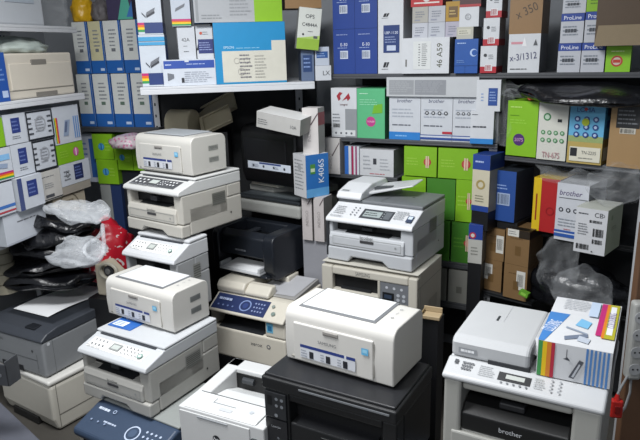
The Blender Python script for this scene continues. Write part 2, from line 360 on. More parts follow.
def black_mfp():
    W, D, H = .421, .276, .25; t = thing('multifunction_printer', 'black multifunction printer in the front centre under a cream laser printer', 'printer', (.069, 1.645, .492), -30)
    c = M('#191a1c', .42, var=.1); y = -D/2; b = MB(); x1 = -W*.30
    b.box(-W/2, W/2, y+.06, D/2, 0, H*.80, c); b.box(-W/2, x1, y+.008, y+.06, 0, H*.80, c); b.box(W*.40, W/2, y+.008, y+.06, 0, H*.80, c); b.box(x1, W*.40, y+.008, y+.06, H*.70, H*.80, c); b.box(x1, W*.4, y+.01, y+.06, 0, H*.42, c)
    b.build('body', t, .005)
    s = MB(); s.box(x1, W*.40, y+.055, y+.062, H*.42, H*.70, CAV); s.prism([(y+.012, H*.42), (y+.06, H*.42), (y+.06, H*.47)], x1+.02, W*.34, M('#1c1d20', .35)); s.build('output_slot', t)
    p = MB(); p.box(-W/2+.004, x1-.006, y, y+.01, H*.44, H*.78, M('#26282b', .4)); F = p.plane((-W/2+.004, y, H*.44), (1,0,0), (0,0,1), W*.2-.01, H*.34)
    F.p(.14, .5, .36, .85, '#0b0d10').d(.45, .4, .95, .9, 2, 2, .075, '#6b6f74').c(.55, .15, .08, '#777b80'); p.build('control_panel', t, .002)
    q = MB(); q.box(-W/2+.004, x1-.006, y+.001, y+.01, .01, H*.42, M('#222326', .4)); F = q.plane((-W/2+.004, y+.001, .01), (1,0,0), (0,0,1), W*.2-.01, H*.4)
    F.t(.5, .72, .07, 'LaserJet', '#a0a3a8').c(.58, .35, .06, '#5d6166'); q.build('side_panel', t, .002)
    ld = MB(); ld.box(-W/2-.003, W/2+.003, y-.002, D/2, H*.81, H*.97, c); lo = ld.build('lid', t, .006, 3)
    tp = MB(); tp.box(-W/2+.004, W/2-.004, y+.006, D/2-.008, H*.97, H, M('#202124', .38, var=.1)); tp.build('lid_panel', lo, .003)
    e = MB(); e.box(-W*.2, W*.46, y-.0045, y-.001, H*.905, H*.925, M('#6d7074', .3)); e.build('lid_trim', lo)
    h = MB(); h.box(-W*.05, W*.12, y+.003, y+.012, H*.30, H*.36, M('#0d0e10', .4)); h.build('tray_handle', t, .002)
black_mfp()

def hp_white():
    W, D, H = .32, .325, .262; t = thing('laser_printer', 'white laser printer with open paper bay on top, left of the black front printer', 'printer', (-.253, 1.827, .315), -27)
    c = M('#c3c4c4', .38, var=.02); w = M('#d0d2d2', .4, var=.02); y = -D/2; b = MB()
    zb = H*.70
    b.box(-W/2, W/2, y, D/2, .006, zb, c)
    b.box(-W/2, W/2, y, y+.105, zb, H*.96, c)
    b.prism([(y+.10, zb), (D/2, zb), (D/2, H), (D/2-.05, H), (y+.10, H*.96)], -W/2, -W/2+.05, c)
    b.prism([(y+.10, zb), (D/2, zb), (D/2, H), (D/2-.05, H), (y+.10, H*.96)], W/2-.05, W/2, c)
    b.box(-W/2, W/2, D/2-.065, D/2, zb, H, c)
    for sx in (-1, 1):
        for sy in (-1, 1): b.cyl((sx*W*.4, sy*D*.4, 0), .014, .01, DK)
    b.build('body', t, .008, 3)
    r = MB(); r.box(-W/2+.05, W/2-.05, D/2-.069, D/2-.06, zb, H*.94, CAV); r.cyl((-W*.25, D/2-.07, H*.86), .012, W*.14, M('#33363a', .4), 'x', 12); r.build('exit_rollers', t)
    tr = MB(); tr.prism([(y+.105, zb), (D/2-.066, zb), (D/2-.066, zb+.004), (y+.19, zb+.035), (y+.105, zb+.052)], -W/2+.05, W/2-.05, w)
    tro = tr.build('output_tray', t, .003)
    F = MB(); a = Vector((0, y+.19, zb+.035)); e = Vector((0, D/2-.066, zb+.004)); d = e-a
    P = F.plane((-W/2+.05, a.y, a.z+.0004), (1,0,0), d, W-.10, d.length)
    for i, v in enumerate((.0, .26, .52, .76)): P.q([(.10+.05*i, v), (.95, v+.10), (.95, v+.12), (.10+.05*i, v+.018)], '#9aa0a8')
    F.build('tray_rib', tro)
    dr = MB(); dr.prism([(y-.006, .02), (y+.0, .02), (y+.0, H*.92), (y-.004, H*.92)], -W/2+.006, W/2-.05, c); dro = dr.build('front_door', t, .003)
    h = MB(); h.box(-W*.26, W*.10, y-.007, y+.012, H*.88, H*.90, M('#85888c', .4)); h.build('door_handle', dro, .002)
    tl = MB(); tl.prism([(y+.002, H*.965), (y+.100, H*.965), (y+.095, H*.985), (y+.012, H*.985)], -W/2+.02, W/2-.03, w); tlo = tl.build('top_flap', t, .004)
    P = tl.plane((0,0,0), (1,0,0), (0,1,0), 1, 1)
    g = MB(); P = g.plane((-W/2+.02, y+.012, H*.985), (1,0,0), (0,1,0), W-.05, .085); P.p(.30, .45, .62, .50, '#8e9296').p(.30, .45, .31, .75, '#8e9296').p(.45, .1, .62, .3, '#b9bcc0').c(.84, .45, .03, '#aeb3b8').p(.02, .93, .95, .96, '#4e5256'); g.build('flap_groove', tlo)
    l = MB(); P = l.plane((-W/2, y-.0065, 0), (1,0,0), (0,0,1), W, H); P.c(.46, .66, .042, '#26282c'); P.t(.46, .66, .055, 'hp', '#e8eaec', shear=.3); l.build('logo', dro)
    e = MB(); e.box(W/2-.048, W/2-.02, y-.01, y+.02, H*.3, H*.80, M('#24272b', .4)); e.build('control_panel', t, .008, 3)
hp_white()

def canon_black():
    W, D, H = .380, .265, .222; t = thing('laser_printer', 'black laser printer with white paper in its front tray, above a blue panel', 'printer', (-.310, 2.985, .583), -33.7)
    c = M('#20242b', .34, var=.1); y = -D/2; b = MB()
    side = [(y+.03, 0), (D/2, 0)]+arc(D/2-.03, H-.03, .03, 0, 90)+arc(y+.045, H-.035, .035, 90, 180, ry=.045)+[(y, .05)]
    b.prism(side, -W/2, -W*.40, c); b.prism(side, W*.34, W/2, c)
    b.prism([(y+.012, H*.44), (y+.10, H*.44), (y+.10, H*.80), (y+.06, H*.97), (y+.02, H*.86)], -W*.40, W*.34, c)
    b.box(-W*.40, W*.34, y+.10, D/2, H*.3, H*.72, c); b.box(-W*.40, W*.34, D/2-.05, D/2, H*.7, H*.98, c); b.box(-W*.40, W*.34, y+.06, D/2, 0, H*.08, c)
    b.build('body', t, .006, 2, True)
    r = MB(); r.prism([(y+.10, H*.721), (D/2-.05, H*.721), (D/2-.05, H*.74), (y+.10, H*.86)], -W*.38, W*.32, M('#0e1013', .4)); r.box(-W*.18, -W*.1, y+.12, y+.2, H*.8, H*.86, M('#34383f', .4)); r.build('output_tray', t, .003)
    s = MB(); s.box(-W*.40, W*.34, y+.10, y+.102, H*.08, H*.44, CAV); s.build('feed_opening', t)
    tr = MB(); tr.box(-W*.36, W*.31, y-.02, y+.10, H*.10, H*.15, M('#c9ccd0', .4)); tr.box(-W*.36, -W*.33, y-.02, y+.06, H*.15, H*.26, M('#b9bcc0', .4)); tr.box(W*.28, W*.31, y-.02, y+.05, H*.15, H*.26, M('#b9bcc0', .4)); tro = tr.build('paper_tray', t, .003)
    p = MB(); p.prism([(y-.015, H*.155), (y+.10, H*.20), (y+.10, H*.215), (y-.015, H*.17)], -W*.31, W*.26, PAPER); p.build('paper', tro)
    g = MB(); g.prism([(y-.014, .012), (y+.03, .0), (y+.03, .02), (y-.008, .022)], -W*.40, W*.40, c); g.build('front_lip', t, .003)
    l = MB(); P = l.plane((-W/2, y+.012, 0), (1,0,0), (0,0,1), W, H); P.l(.36, .54, .54, .60, 1, '#6b6f76', 2, .7); l.build('logo', t)
canon_black()

def xerox():
    W, D, H = .422, .361, .305; t = thing('multifunction_printer', 'cream multifunction printer with dark blue panel, beneath the black laser printer', 'printer', (-.274, 2.82, .222), -29)
    c = M('#d2cdc0', .42, var=.03); y = -D/2; b = MB()
    b.box(-W/2, W/2, y+.01, D/2, 0, H*.50, c); b.box(-W/2, -W*.45, y+.01, D/2, H*.5, H*.78, c); b.box(W*.24, W/2, y+.01, D/2, H*.5, H*.78, c); b.box(-W*.45, W*.24, y+.10, D/2, H*.5, H*.78, c)
    b.build('body', t, .012, 3)
    s = MB(); s.box(-W*.45, W*.24, y+.095, y+.101, H*.5, H*.78, CAV); s.prism([(y+.015, H*.5), (y+.1, H*.5), (y+.1, H*.6)], -W*.4, W*.2, M('#26282c', .4)); s.build('output_slot', t)
    su = MB(); su.prism([(y-.004, H*.76), (y-.008, H*.80), (y+.085, H*.99), (y+.1, H), (D/2, H), (D/2, H*.76)], -W/2, W/2, c); su.build('scanner_unit', t, .010, 3)
    a = Vector((0, y-.008, H*.80)); d = Vector((0, .093, H*.19)); cp = MB(); P = cp.plane((-W/2, a.y, a.z), (1,0,0), d, W, d.length)
    P.p(.03, .10, .74, .92, '#27345f').ring(.45, .5, .075, .06, '#7f92c0').c(.45, .5, .035, '#34457c').d(.55, .2, .70, .8, 4, 3, .011, '#8f9cc4').l(.08, .55, .26, .72, 1, '#aebbdc', 2, .7).d(.08, .2, .34, .42, 4, 1, .012, '#7082b2').c(.84, .35, .025, '#7b8a84').c(.80, .7, .02, '#8d9690'); cp.build('control_panel', t)
    st = MB(); P = st.plane((W*.24, y+.0095, H*.5), (1,0,0), (0,0,1), W*.26, H*.28); P.p(.10, .3, .42, .85, '#6fb4d4').p(.16, .4, .36, .7, '#2f6f9c'); st.build('energy_sticker', t)
    l = MB(); P = l.plane((-W/2, y+.0095, 0), (1,0,0), (0,0,1), W, H); P.t(.62, .34, .06, 'xerox', '#55565a').c(.78, .34, .026, '#6a6b70').c(.78, .34, .014, '#d2cdc0'); l.build('logo', t)
    # document feeder on the left, document ramp on the right
    af = MB(); af.prism([(y+.075, H+.001), (y+.07, H+.03), (y+.09, H+.056), (D/2, H+.056), (D/2, H+.001)], -W/2, -W*.12, c); af.prism([(y+.075, H+.003), (y+.075, H+.02), (y+.115, H+.050), (y+.15, H+.050), (y+.15, H+.003)], -W*.12, W*.20, c)
    af.box(-W*.12, W*.20, D/2-.10, D/2, H+.003, H+.050, c); afo = af.build('document_feeder', t, .008, 3)
    dt = MB(); dt.prism([(y+.12, H+.002), (D/2-.01, H+.002), (D/2-.01, H+.03), (y+.12, H+.008)], -W*.05, W*.48, M('#9b9a98', .5)); dto = dt.build('document_tray', t, .003)
    p = MB(); p.add([(-W*.02, y+.13, H+.012), (W*.44, y+.14, H+.012), (W*.46, D/2-.02, H+.033), (-W*.02, D/2-.02, H+.033)], [(0,1,2,3)], M('#b3b4b8', .6)); p.build('paper', dto)
xerox()

def panel_printer():
    W, D, H = .41, .40, .335; t = thing('multifunction_printer', 'multifunction printer with blue grey front panel, lowest in the front left stack', 'printer', (-.645, 2.067, .056), -32)
    c = M('#b5b3aa', .45, var=.03); y = -D/2; b = MB(); b.box(-W/2, W/2, y+.012, D/2, 0, H*.74, c)
    b.build('body', t, .008); 
    s = MB(); s.box(-W*.42, W*.22, y+.008, y+.02, H*.4, H*.70, CAV); s.build('output_slot', t)
    su = MB(); su.prism([(y, H*.72), (y-.012, H*.78), (y-.006, H*.84), (y+.115, H*.97), (D/2, H*.97), (D/2, H*.72)], -W/2, W/2, M('#37455a', .42)); su.build('scanner_unit', t, .014, 3)
    a = Vector((0, y-.006, H*.84)); d = Vector((0, .121, H*.13)); cp = MB(); P = cp.plane((-W/2, a.y, a.z), (1,0,0), d, W, d.length)
    P.l(.08, .78, .22, .88, 1, '#c3cddd', 2, .8).l(.25, .42, .46, .56, 1, '#aeb9cc').ring(.62, .48, .075, .062, '#b3bed2').c(.62, .48, .04, '#44546c').d(.72, .25, .93, .75, 4, 3, .012, '#a9b5ca').ring(.29, .84, .02, .012, '#9aa8c0').d(.08, .3, .34, .5, 3, 1, .01, '#8896b0'); cp.build('control_panel', t)
    f = MB(); f.box(-W/2, W/2, y+.125, D/2, H*.97, H, M('#8d918f', .5)); f.build('lid', t, .004)
panel_printer()

def grey_laser():
    W, D, H = .399, .397, .219; t = thing('laser_printer', 'dark grey laser printer with blank sheets on top, at the left edge', 'printer', (-1.315, 2.757, .262), -28.5)
    c = M('#85888b', .4, var=.05); dk = M('#3f434a', .42, var=.05); y = -D/2; b = MB()
    b.box(-W/2, W/2, y, D/2, .004, H*.80, c); b.build('body', t, .012, 3)
    tp = MB(); tp.prism([(y-.004, H*.78), (y-.004, H*.84), (y+.03, H*.94), (y+.09, H), (D/2-.02, H), (D/2, H*.95), (D/2, H*.78)], -W/2-.002, W/2+.002, dk); tpo = tp.build('top_cover', t, .008, 3)
    r = MB(); P = r.plane((-W/2, y+.09, H), (1,0,0), (0,1,0), W, D-.12); P.p(.10, .03, .9, .98, '#33373d').p(.12, .05, .88, .5, '#2a2e34'); r.build('output_tray', tpo)
    k = MB(); k.box(W*.14, W*.30, y+.03, y+.075, H*.955, H*.99, M('#22252a', .4)); k.build('control_panel', tpo, .003)
    q = MB(); P = q.plane((-W/2, y, 0), (1,0,0), (0,0,1), W, H); P.t(.22, .66, .06, 'SAMSUNG', '#4d5054').p(.05, .36, .88, .375, '#5d6063').p(.88, .10, .885, .5, '#5d6063').p(.25, .03, .62, .16, '#24262a').c(.82, .56, .015, '#4a4c50'); q.build('paper_tray', t)
    s = MB(); P = s.plane((W/2, -D/2, 0), (0,1,0), (0,0,1), D, H); P.c(.08, .72, .02, '#c9ccd0').p(.13, .02, .135, .78, '#5d6063').p(.55, .2, .8, .5, '#767a7e'); s.build('side_panel', t)
grey_laser()
def sheets(loc, yaw, label):
    mb = MB(); R = random.Random(4)
    for k in range(2):
        n = 8; vs = []
        for j in range(n+1):
            for i in range(n+1):
                x, y2 = -.17+.36*i/n, -.12+.24*j/n
                vs.append((x+k*.004, y2-k*.003, .003+k*.0015+.010*max(0, (i/n-.75)*4)**2*.6+.004*math.sin(i*.7)+.004))
        mb.add(vs, [(j*(n+1)+i, j*(n+1)+i+1, (j+1)*(n+1)+i+1, (j+1)*(n+1)+i) for j in range(n) for i in range(n)], PAPER)
    o = mb.build('paper_sheets', smooth=True); o.location = loc; o.rotation_euler = (0, 0, rad(yaw)); tag(o, label, 'paper')
sheets((-1.295, 2.86, .482), 62, 'blank white sheets lying on the dark grey printer at the left edge')
def white_base():
    W, D, H = .415, .40, .255; t = thing('laser_printer', 'white laser printer under the dark grey one at the left edge', 'printer', (-1.281, 2.745, .004), -34)
    c = M('#c3c0b6', .42, var=.03); y = -D/2; b = MB(); b.prism([(y+.02, 0), (D/2, 0), (D/2, H*.90), (y, H*.90), (y, .06)], -W/2, W/2, c); b.build('body', t, .016, 3)
    tp = MB(); tp.box(-W/2-.003, W/2+.003, y-.004, D/2, H*.905, H, M('#d6d5d0', .4)); tp.build('top_cover', t, .010, 3)
    s = MB(); P = s.plane((W/2+.0006, -D/2, 0), (0,1,0), (0,0,1), D, H); P.p(.07, .05, .078, .90, '#77756e').p(.07, .30, 1, .315, '#77756e').p(.0, .9, 1, .905, '#8a8880'); s.build('side_door', t)
    n = MB(); n.box(-W*.30, W*.18, y-.002, y+.03, .0, .035, M('#1d1d1d', .6)); n.build('tray_recess', t)
white_base()

def black_back():
    t = thing('laser_printer', 'black laser printer with a white info strip, under the middle shelf', 'printer', (-.157, 3.205, .985), -41)
    W, D, H = .39, .30, .30; c = M('#111214', .36, var=.1); y = -D/2; b = MB()
    b.prism([(y+.02, 0), (D/2, 0)]+arc(D/2-.04, H-.05, .05, 0, 90)+arc(y+.06, H-.05, .05, 90, 180, ry=.06)+[(y, .06)], -W/2, W/2, c); b.build('body', t, .012, 3, True)
    f = MB(); f.box(-W*.43, W*.34, y-.004, y+.01, .07, H*.78, M('#17181b', .3)); f.build('front_cover', t, .004)
    l = MB(); P = l.plane((-W*.36, y-.0045, H*.27), (1,0,0), (0,0,1), W*.78, H*.125); P.p(0, 0, 1, 1, '#ccd4e0').p(.28, .72, .78, .95, '#3b4c84'); P.d(.02, .1, .98, .75, 4, 1, .022, '#30343c'); P.l(.1, .2, .3, .7, 3, '#8d95a4').l(.62, .2, .75, .6, 2, '#8d95a4'); l.build('info_label', t)
    tp = MB(); tp.box(-W*.4, W*.36, y+.08, D/2-.02, H-.002, H+.006, M('#1c1d20', .3)); tp.build('output_tray', t, .003)
    return t
black_back()
def flatbed():
    W, D, H = .43, .34, .145; t = thing('flatbed_scanner', 'pale flatbed scanner with dark top, behind the black laser printer with paper', 'scanner', (-.173, 3.207, .838), -36)
    c = M('#9fa09c', .42); y = -D/2; b = MB()
    b.box(-W/2, W/2, y, D/2, 0, H*.45, c); b.build('body', t, .014, 3)
    ld = MB(); ld.box(-W/2+.004, W/2-.004, y+.006, D/2, H*.47, H*.60, M('#2b2f33', .3)); lo = ld.build('lid', t, .010, 3)
    r = MB(); P = r.plane((-W/2+.03, y+.03, H*.60), (1,0,0), (0,1,0), W-.06, .2); P.p(0, 0, 1, 1, '#3e4449').p(.3, .1, .95, .8, '#565d60'); r.build('lid_panel', lo)
    a = MB(); a.prismz([(-W/2, y+.12), (-W*.1, y+.11), (W*.02, y+.17), (W/2, y+.18), (W/2, D/2), (-W/2, D/2)], H*.60, H*.82, c); a.build('document_feeder', t, .006)
    p = MB(); p.prismz([(-W*.42, y+.10), (W*.02, y+.085), (W*.08, y+.115), (-W*.05, y+.15), (-W*.42, y+.16)], H*.86, H*1.0, M('#c9c7ba', .45)); p.box(-W*.4, -W*.2, y+.12, y+.16, H*.8, H*.87, c); p.build('paper_stop', t, .003)
flatbed()

def front_mfc():
    W, D, H = .355, .33, .285; t = thing('multifunction_printer', 'grey multifunction printer at the front right under the rainbow striped carton', 'printer', (.527, 1.407, .625), -30)
    c = M('#989893', .42, var=.03); w = M('#afb1b3', .4, var=.02); y = -D/2; b = MB(); zs0, zs1 = H*.42, H*.77
    b.box(-W/2, W/2, y+.10, D/2, 0, H*.87, c); b.box(-W/2, -W*.38, y, y+.10, 0, H*.87, c); b.box(W*.33, W/2, y, y+.10, 0, H*.87, c); b.box(-W*.38, W*.33, y+.01, y+.10, zs1, H*.87, c); b.box(-W*.38, W*.33, y+.008, y+.10, 0, H*.40, c)
    b.build('body', t, .008, 3)
    s = MB(); s.box(-W*.38, W*.33, y+.095, y+.102, H*.40, zs1, CAV); s.build('output_slot', t)
    m = MB(); m.prism([(y+.006, H*.40), (y+.09, H*.40), (y+.09, H*.66), (y+.03, H*.62), (y+.006, H*.56)], -W*.375, W*.325, M('#0d0e0f', .45)); m.box(-W*.14, W*.03, y+.03, y+.09, H*.63, H*.69, M('#222326', .4)); mo = m.build('front_cover', t, .004)
    l = MB(); P = l.plane((-W/2, y+.0055, 0), (1,0,0), (0,0,1), W, H); P.t(.46, .485, .042, 'brother', '#b9bcc0'); l.build('logo', mo)
    tr = MB(); tr.box(-W*.44, W*.39, y-.004, y+.01, .01, H*.385, c); tr.build('paper_tray', t, .005)
    pn = MB(); pn.prism([(y-.004, H*.86), (y-.008, H*.90), (y-.0, H*.92), (y+.048, H*.985), (y+.06, H*.985), (y+.06, H*.86)], -W/2-.004, W/2+.004, w); pn.box(-W/2-.003, W/2+.003, y+.06, D/2, H*.86, H*.983, w); pn.build('scanner_unit', t, .008, 3)
    a = Vector((0, y, H*.92)); d = Vector((0, .048, H*.065)); cp = MB(); P = cp.plane((-W/2, a.y, a.z), (1,0,0), d, W, d.length)
    P.p(.35, .22, .56, .72, '#1b1d20').p(.40, .38, .52, .62, '#a8aca8').l(.22, .2, .33, .85, 6, '#8c8f92', 3).d(.36, .03, .56, .18, 5, 1, .008, '#6d7074').l(.10, .30, .18, .85, 3, '#55585c', 2, .6).p(.045, .6, .07, .85, '#33373c').l(.58, .15, .65, .8, 5, '#94979a').d(.66, .1, .76, .9, 2, 4, .008, '#8b8e92'); cp.build('control_panel', t)
    g = MB(); g.box(-W*.24, W*.03, y+.048, y+.06, H*.985, H*1.02, M('#2b2d30', .5)); g.build('lid_gap', t)
    # document feeder hump, its right end a little curled
    hz = H*1.185; x1 = W*.03
    af = MB(); af.prism([(y+.052, H*.985), (y+.052, H*1.12), (y+.060, H*1.155), (y+.075, H*1.17), (D/2-.04, hz), (D/2, hz-.02), (D/2, H*.985)], -W/2, x1, w); afo = af.build('document_feeder', t, .010, 3)
    e = MB(); e.prism([(y+.09, H*1.08), (y+.16, H*1.12), (D/2-.06, H*1.16), (D/2-.03, hz-.004), (y+.13, H*1.175)], x1-.004, x1+.010, w); e.build('paper_stop', afo, .003)
    q = MB(); P = q.plane((-W/2, y+.0515, H*.985), (1,0,0), (0,0,1), x1+W/2, H*.135); P.p(.10, .35, .34, .72, '#8b8e92').l(.13, .42, .31, .66, 1, '#e2e4e6', 2, .7); q.build('feeder_badge', afo)
    q = MB(); dd = Vector((0, D-.115, hz-H*1.17)); P = q.plane((-W/2, y+.075, H*1.17), (1,0,0), dd, x1+W/2, dd.length); P.p(.40, .50, .43, .64, '#2d3034').p(.50, .5, .505, .99, '#b4b6b8'); q.build('feeder_catch', afo)
    return t
front_mfc()
# ================================================================== CARTONS
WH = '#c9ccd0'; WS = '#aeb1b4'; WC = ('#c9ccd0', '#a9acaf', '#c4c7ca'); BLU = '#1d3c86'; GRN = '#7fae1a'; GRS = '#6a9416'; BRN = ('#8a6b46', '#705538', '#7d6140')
RB = ('#3a8a4a', '#d8b400', '#c84a1c', '#b0246a')
def rb(f, u0, v0, u1, v1, vert=True):
    out = []
    for i, c in enumerate(('#2f8f4e', '#e0c21a', '#d9691c', '#b5246c')):
        if vert: out.append(('p', f, u0+(u1-u0)*i/4, v0, u0+(u1-u0)*(i+1)/4, v1, c))
        else: out.append(('p', f, u0, v0+(v1-v0)*i/4, u1, v0+(v1-v0)*(i+1)/4, c))
    return out
# ---- right shelf, top level (board at 1.53)
Z = 1.53; D1 = .22
for r in range(2):
    for k in range(2):
        lab = ['left dark blue carton of the lower pair, at the left end of the right shelf', 'right dark blue carton of the lower pair, beside the white W carton', 'upper left dark blue carton of the block of four at the top', 'upper right dark blue carton of the block of four at the top'][r*2+k]
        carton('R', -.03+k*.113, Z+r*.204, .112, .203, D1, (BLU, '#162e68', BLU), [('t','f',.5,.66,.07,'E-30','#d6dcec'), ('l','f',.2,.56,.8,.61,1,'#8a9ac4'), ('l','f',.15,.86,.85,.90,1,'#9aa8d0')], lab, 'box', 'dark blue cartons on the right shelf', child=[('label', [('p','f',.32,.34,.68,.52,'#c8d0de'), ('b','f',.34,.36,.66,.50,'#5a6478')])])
W_ = [('q','f',[(.2,.12),(.26,.22),(.36,.22),(.30,.12)],'#26282c'), ('q','f',[(.32,.12),(.38,.22),(.46,.22),(.38,.12)],'#26282c'), ('l','f',.15,.07,.5,.10,1,'#55585e')]
carton('R', .199, Z, .121, .231, D1, WC, W_+[('p','f',.22,.40,.86,.92,'#22386e'), ('t','f',.54,.78,.05,'LBP-1120','#d0d8ea'), ('l','f',.28,.58,.8,.72,3,'#8e9cc2'), ('p','f',.36,.44,.72,.54,'#b9c3d8')], 'white carton with big dark blue square and W mark on the right shelf', 'box', 'white W cartons')
carton('R', .199, Z+.231, .121, .15, D1, WC, W_, 'white W carton on top of the one with the blue square', 'box', 'white W cartons')
carton('R', .322, Z, .217, .153, .2, (WH, '#8b8a82', '#bdbfc0'), [('t','f',.80,.5,.16,'46 A59','#4c4f3a',90), ('p','f',.08,.2,.11,.4,'#6a6a66')], 'wide white carton with text sticker and upright handwriting, under the small cartons', off=-.02, child=[('label', [('p','f',.25,.12,.62,.9,'#d0d3d2'), ('l','f',.36,.2,.40,.85,9,'#5a5d60'), ('l','f',.43,.2,.55,.85,12,'#6a6d70',4)])])
gz = Z+.153
for i, (u, w, z, h, c, lab) in enumerate([(.352,.072,gz,.064,'#b9bcc4','small white carton, left of the lower row on the wide white carton'), (.426,.076,gz,.064,'#b4b8c0','small white carton, middle of the lower row on the wide white carton'), (.504,.07,gz,.064,'#a9a6b4','small lilac white carton, right of the lower row by the blue carton'),
        (.352,.072,gz+.065,.067,'#a7a59e','small grey carton with a shiny spot, left of the upper row'), (.426,.076,gz+.065,.067,'#b0b2b8','small white carton in the middle of the upper row under the red carton'), (.504,.066,gz+.065,.082,'#a8842e','small gold carton at the right of the upper row of small cartons')]):
    carton('R', u, z, w, h, .14, c, [('l','f',.2,.3,.8,.75,3,'#777b88',i+2), ('p','f',.15,.12,.5,.2,'#8d90a0')] if i != 5 else [('p','f',.2,.2,.8,.75,'#6a5230'), ('l','f',.25,.3,.75,.6,2,'#c9b070')], lab, 'box', 'small cartons stacked on the wide white carton', off=.03)
carton('R', .344, gz+.133, .145, .06, .15, ('#b0282c', '#8a1c20', '#a02428'), [('p','f',.1,.2,.9,.3,'#d8d0cc'), ('c','f',.5,.6,.12,'#d0c8c4')], 'red carton at the top over the small cartons', off=.03)
carton('R', .563, Z, .1, .142, .17, ('#1b4f9a', '#143a72', '#1b4f9a'), [('c','f',.82,.6,.16,'#a9bfe0'), ('c','f',.86,.6,.12,'#1b4f9a'), ('l','f',.1,.84,.6,.92,1,'#9db6dc'), ('p','f',0,.22,1,.23,'#123a74'), ('p','f',.46,0,.47,.22,'#123a74'), ('l','f',.1,.3,.5,.4,2,'#6f92c8')], 'mid blue carton with a pale round mark beside the red striped cartons', off=-.02)
carton('R', .563, Z+.142, .072, .05, .15, ('#b3b2a4', '#8f8e80', '#b0af9f'), [('p','f',.1,.35,.85,.8,'#c6c4b4'), ('l','f',.15,.4,.8,.75,2,'#7c7a6c')], 'small beige carton lying on the mid blue carton')
carton('R', .573, Z+.192, .083, .08, .13, WC, [('ring','f',.45,.5,.16,.12,'#8d9096'), ('l','f',.35,.4,.55,.6,2,'#777a80')], 'small white cubic carton above the beige one')
carton('R', .573, Z+.272, .09, .09, .13, ('#4a2a2c', '#2a1a1c', '#4a2a2c'), [('p','f',0,0,1,.12,'#a03034'), ('c','f',.5,.6,.25,'#8a8c92')], 'dark carton with red lower edge at the top above the white cubic carton')
for i in range(3):
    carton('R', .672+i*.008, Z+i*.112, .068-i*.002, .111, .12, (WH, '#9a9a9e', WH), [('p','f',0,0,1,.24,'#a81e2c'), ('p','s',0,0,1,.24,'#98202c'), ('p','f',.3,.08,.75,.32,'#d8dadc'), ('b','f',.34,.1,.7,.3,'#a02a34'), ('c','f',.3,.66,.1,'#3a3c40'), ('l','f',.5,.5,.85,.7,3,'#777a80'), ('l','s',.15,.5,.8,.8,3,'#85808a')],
        ['red and white striped carton at the bottom of the stack of three', 'red and white striped carton in the middle of the stack of three', 'red and white striped carton topmost of the stack of three'][i], 'box', 'red and white cartons stacked on the right shelf', off=-.01)
carton('R', .785, Z, .126, .155, .2, (WH, '#6a6c70', WH), [('p','f',.08,.74,.5,.80,'#c88a94'), ('q','f',[(.42,.68),(.58,.68),(.5,.92)],'#e2e2e4'), ('q','f',[(.78,.70),(.92,.70),(.85,.86)],'#55585c'), ('t','f',.48,.42,.17,'x-3/1312','#3d3f66',6,.86), ('l','f',.08,.06,.8,.13,1,'#4c4e52')], 'white carton with blue handwriting under the brown one on the right shelf', off=0)
carton('R', .783, Z+.155, .128, .175, .2, BRN, [('t','f',.52,.52,.19,'x 350','#4a3a2a',24,.7)], 'brown carton with slanted handwriting, on the white handwritten carton')
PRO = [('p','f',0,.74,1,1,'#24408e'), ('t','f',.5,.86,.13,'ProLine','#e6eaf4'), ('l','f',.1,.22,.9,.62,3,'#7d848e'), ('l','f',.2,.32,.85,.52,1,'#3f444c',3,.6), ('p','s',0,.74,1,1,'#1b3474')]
for u, z, h, lab in [(.982, Z, .113, 'left silver carton with blue band on the right shelf board'), (1.07, Z, .113, 'right silver carton with blue band, beside the green one'), (.985, Z+.114, .112, 'silver carton with blue band stacked on the left one'), (1.074, Z+.114, .115, 'silver carton with blue band half hidden by the big brown box'), (.987, Z+.227, .08, 'silver carton at the very top over the blue banded ones')]:
    carton('R', u, z, .085, h, .13, ('#b6b9c0', '#7d8088', '#b0b3ba'), PRO, lab, 'box', 'silver cartons with a blue band')
carton('R', 1.074, Z+.23, .07, .08, .12, (GRN, GRS, GRN), [('l','f',.2,.3,.8,.6,2,'#4f7410')], 'green carton peeking out at the top behind the big brown box')
carton('R', 1.16, Z, .088, .098, .13, ('#84c022', '#5c8c18', '#84c022'), [('c','f',.45,.42,.24,'#b5392a'), ('c','f',.45,.42,.17,'#c9b8a8'), ('p','f',.3,.36,.6,.48,'#b5392a'), ('l','f',.2,.75,.9,.85,1,'#d3e6a0')], 'small green carton with round red badge under the big brown box')
o = carton('R', 1.118, Z+.10, .19, .24, .26, ('#4d3d2c', '#40321f', '#55442f'), [], 'big brown carton jutting out over the silver cartons at the top right', off=-.06)
mb = MB(); mb.add([(-.095, -.131, .0), (.095, -.131, .0), (.095, -.134, .075), (-.085, -.134, .075), (-.095, -.136, .0), (.095, -.136, .0), (.095, -.138, .075), (-.085, -.138, .075)], [(3,2,1,0), (4,5,6,7), (0,1,5,4), (1,2,6,5), (2,3,7,6), (3,0,4,7)], M('#84755c', .6)); mb.build('flap', o)
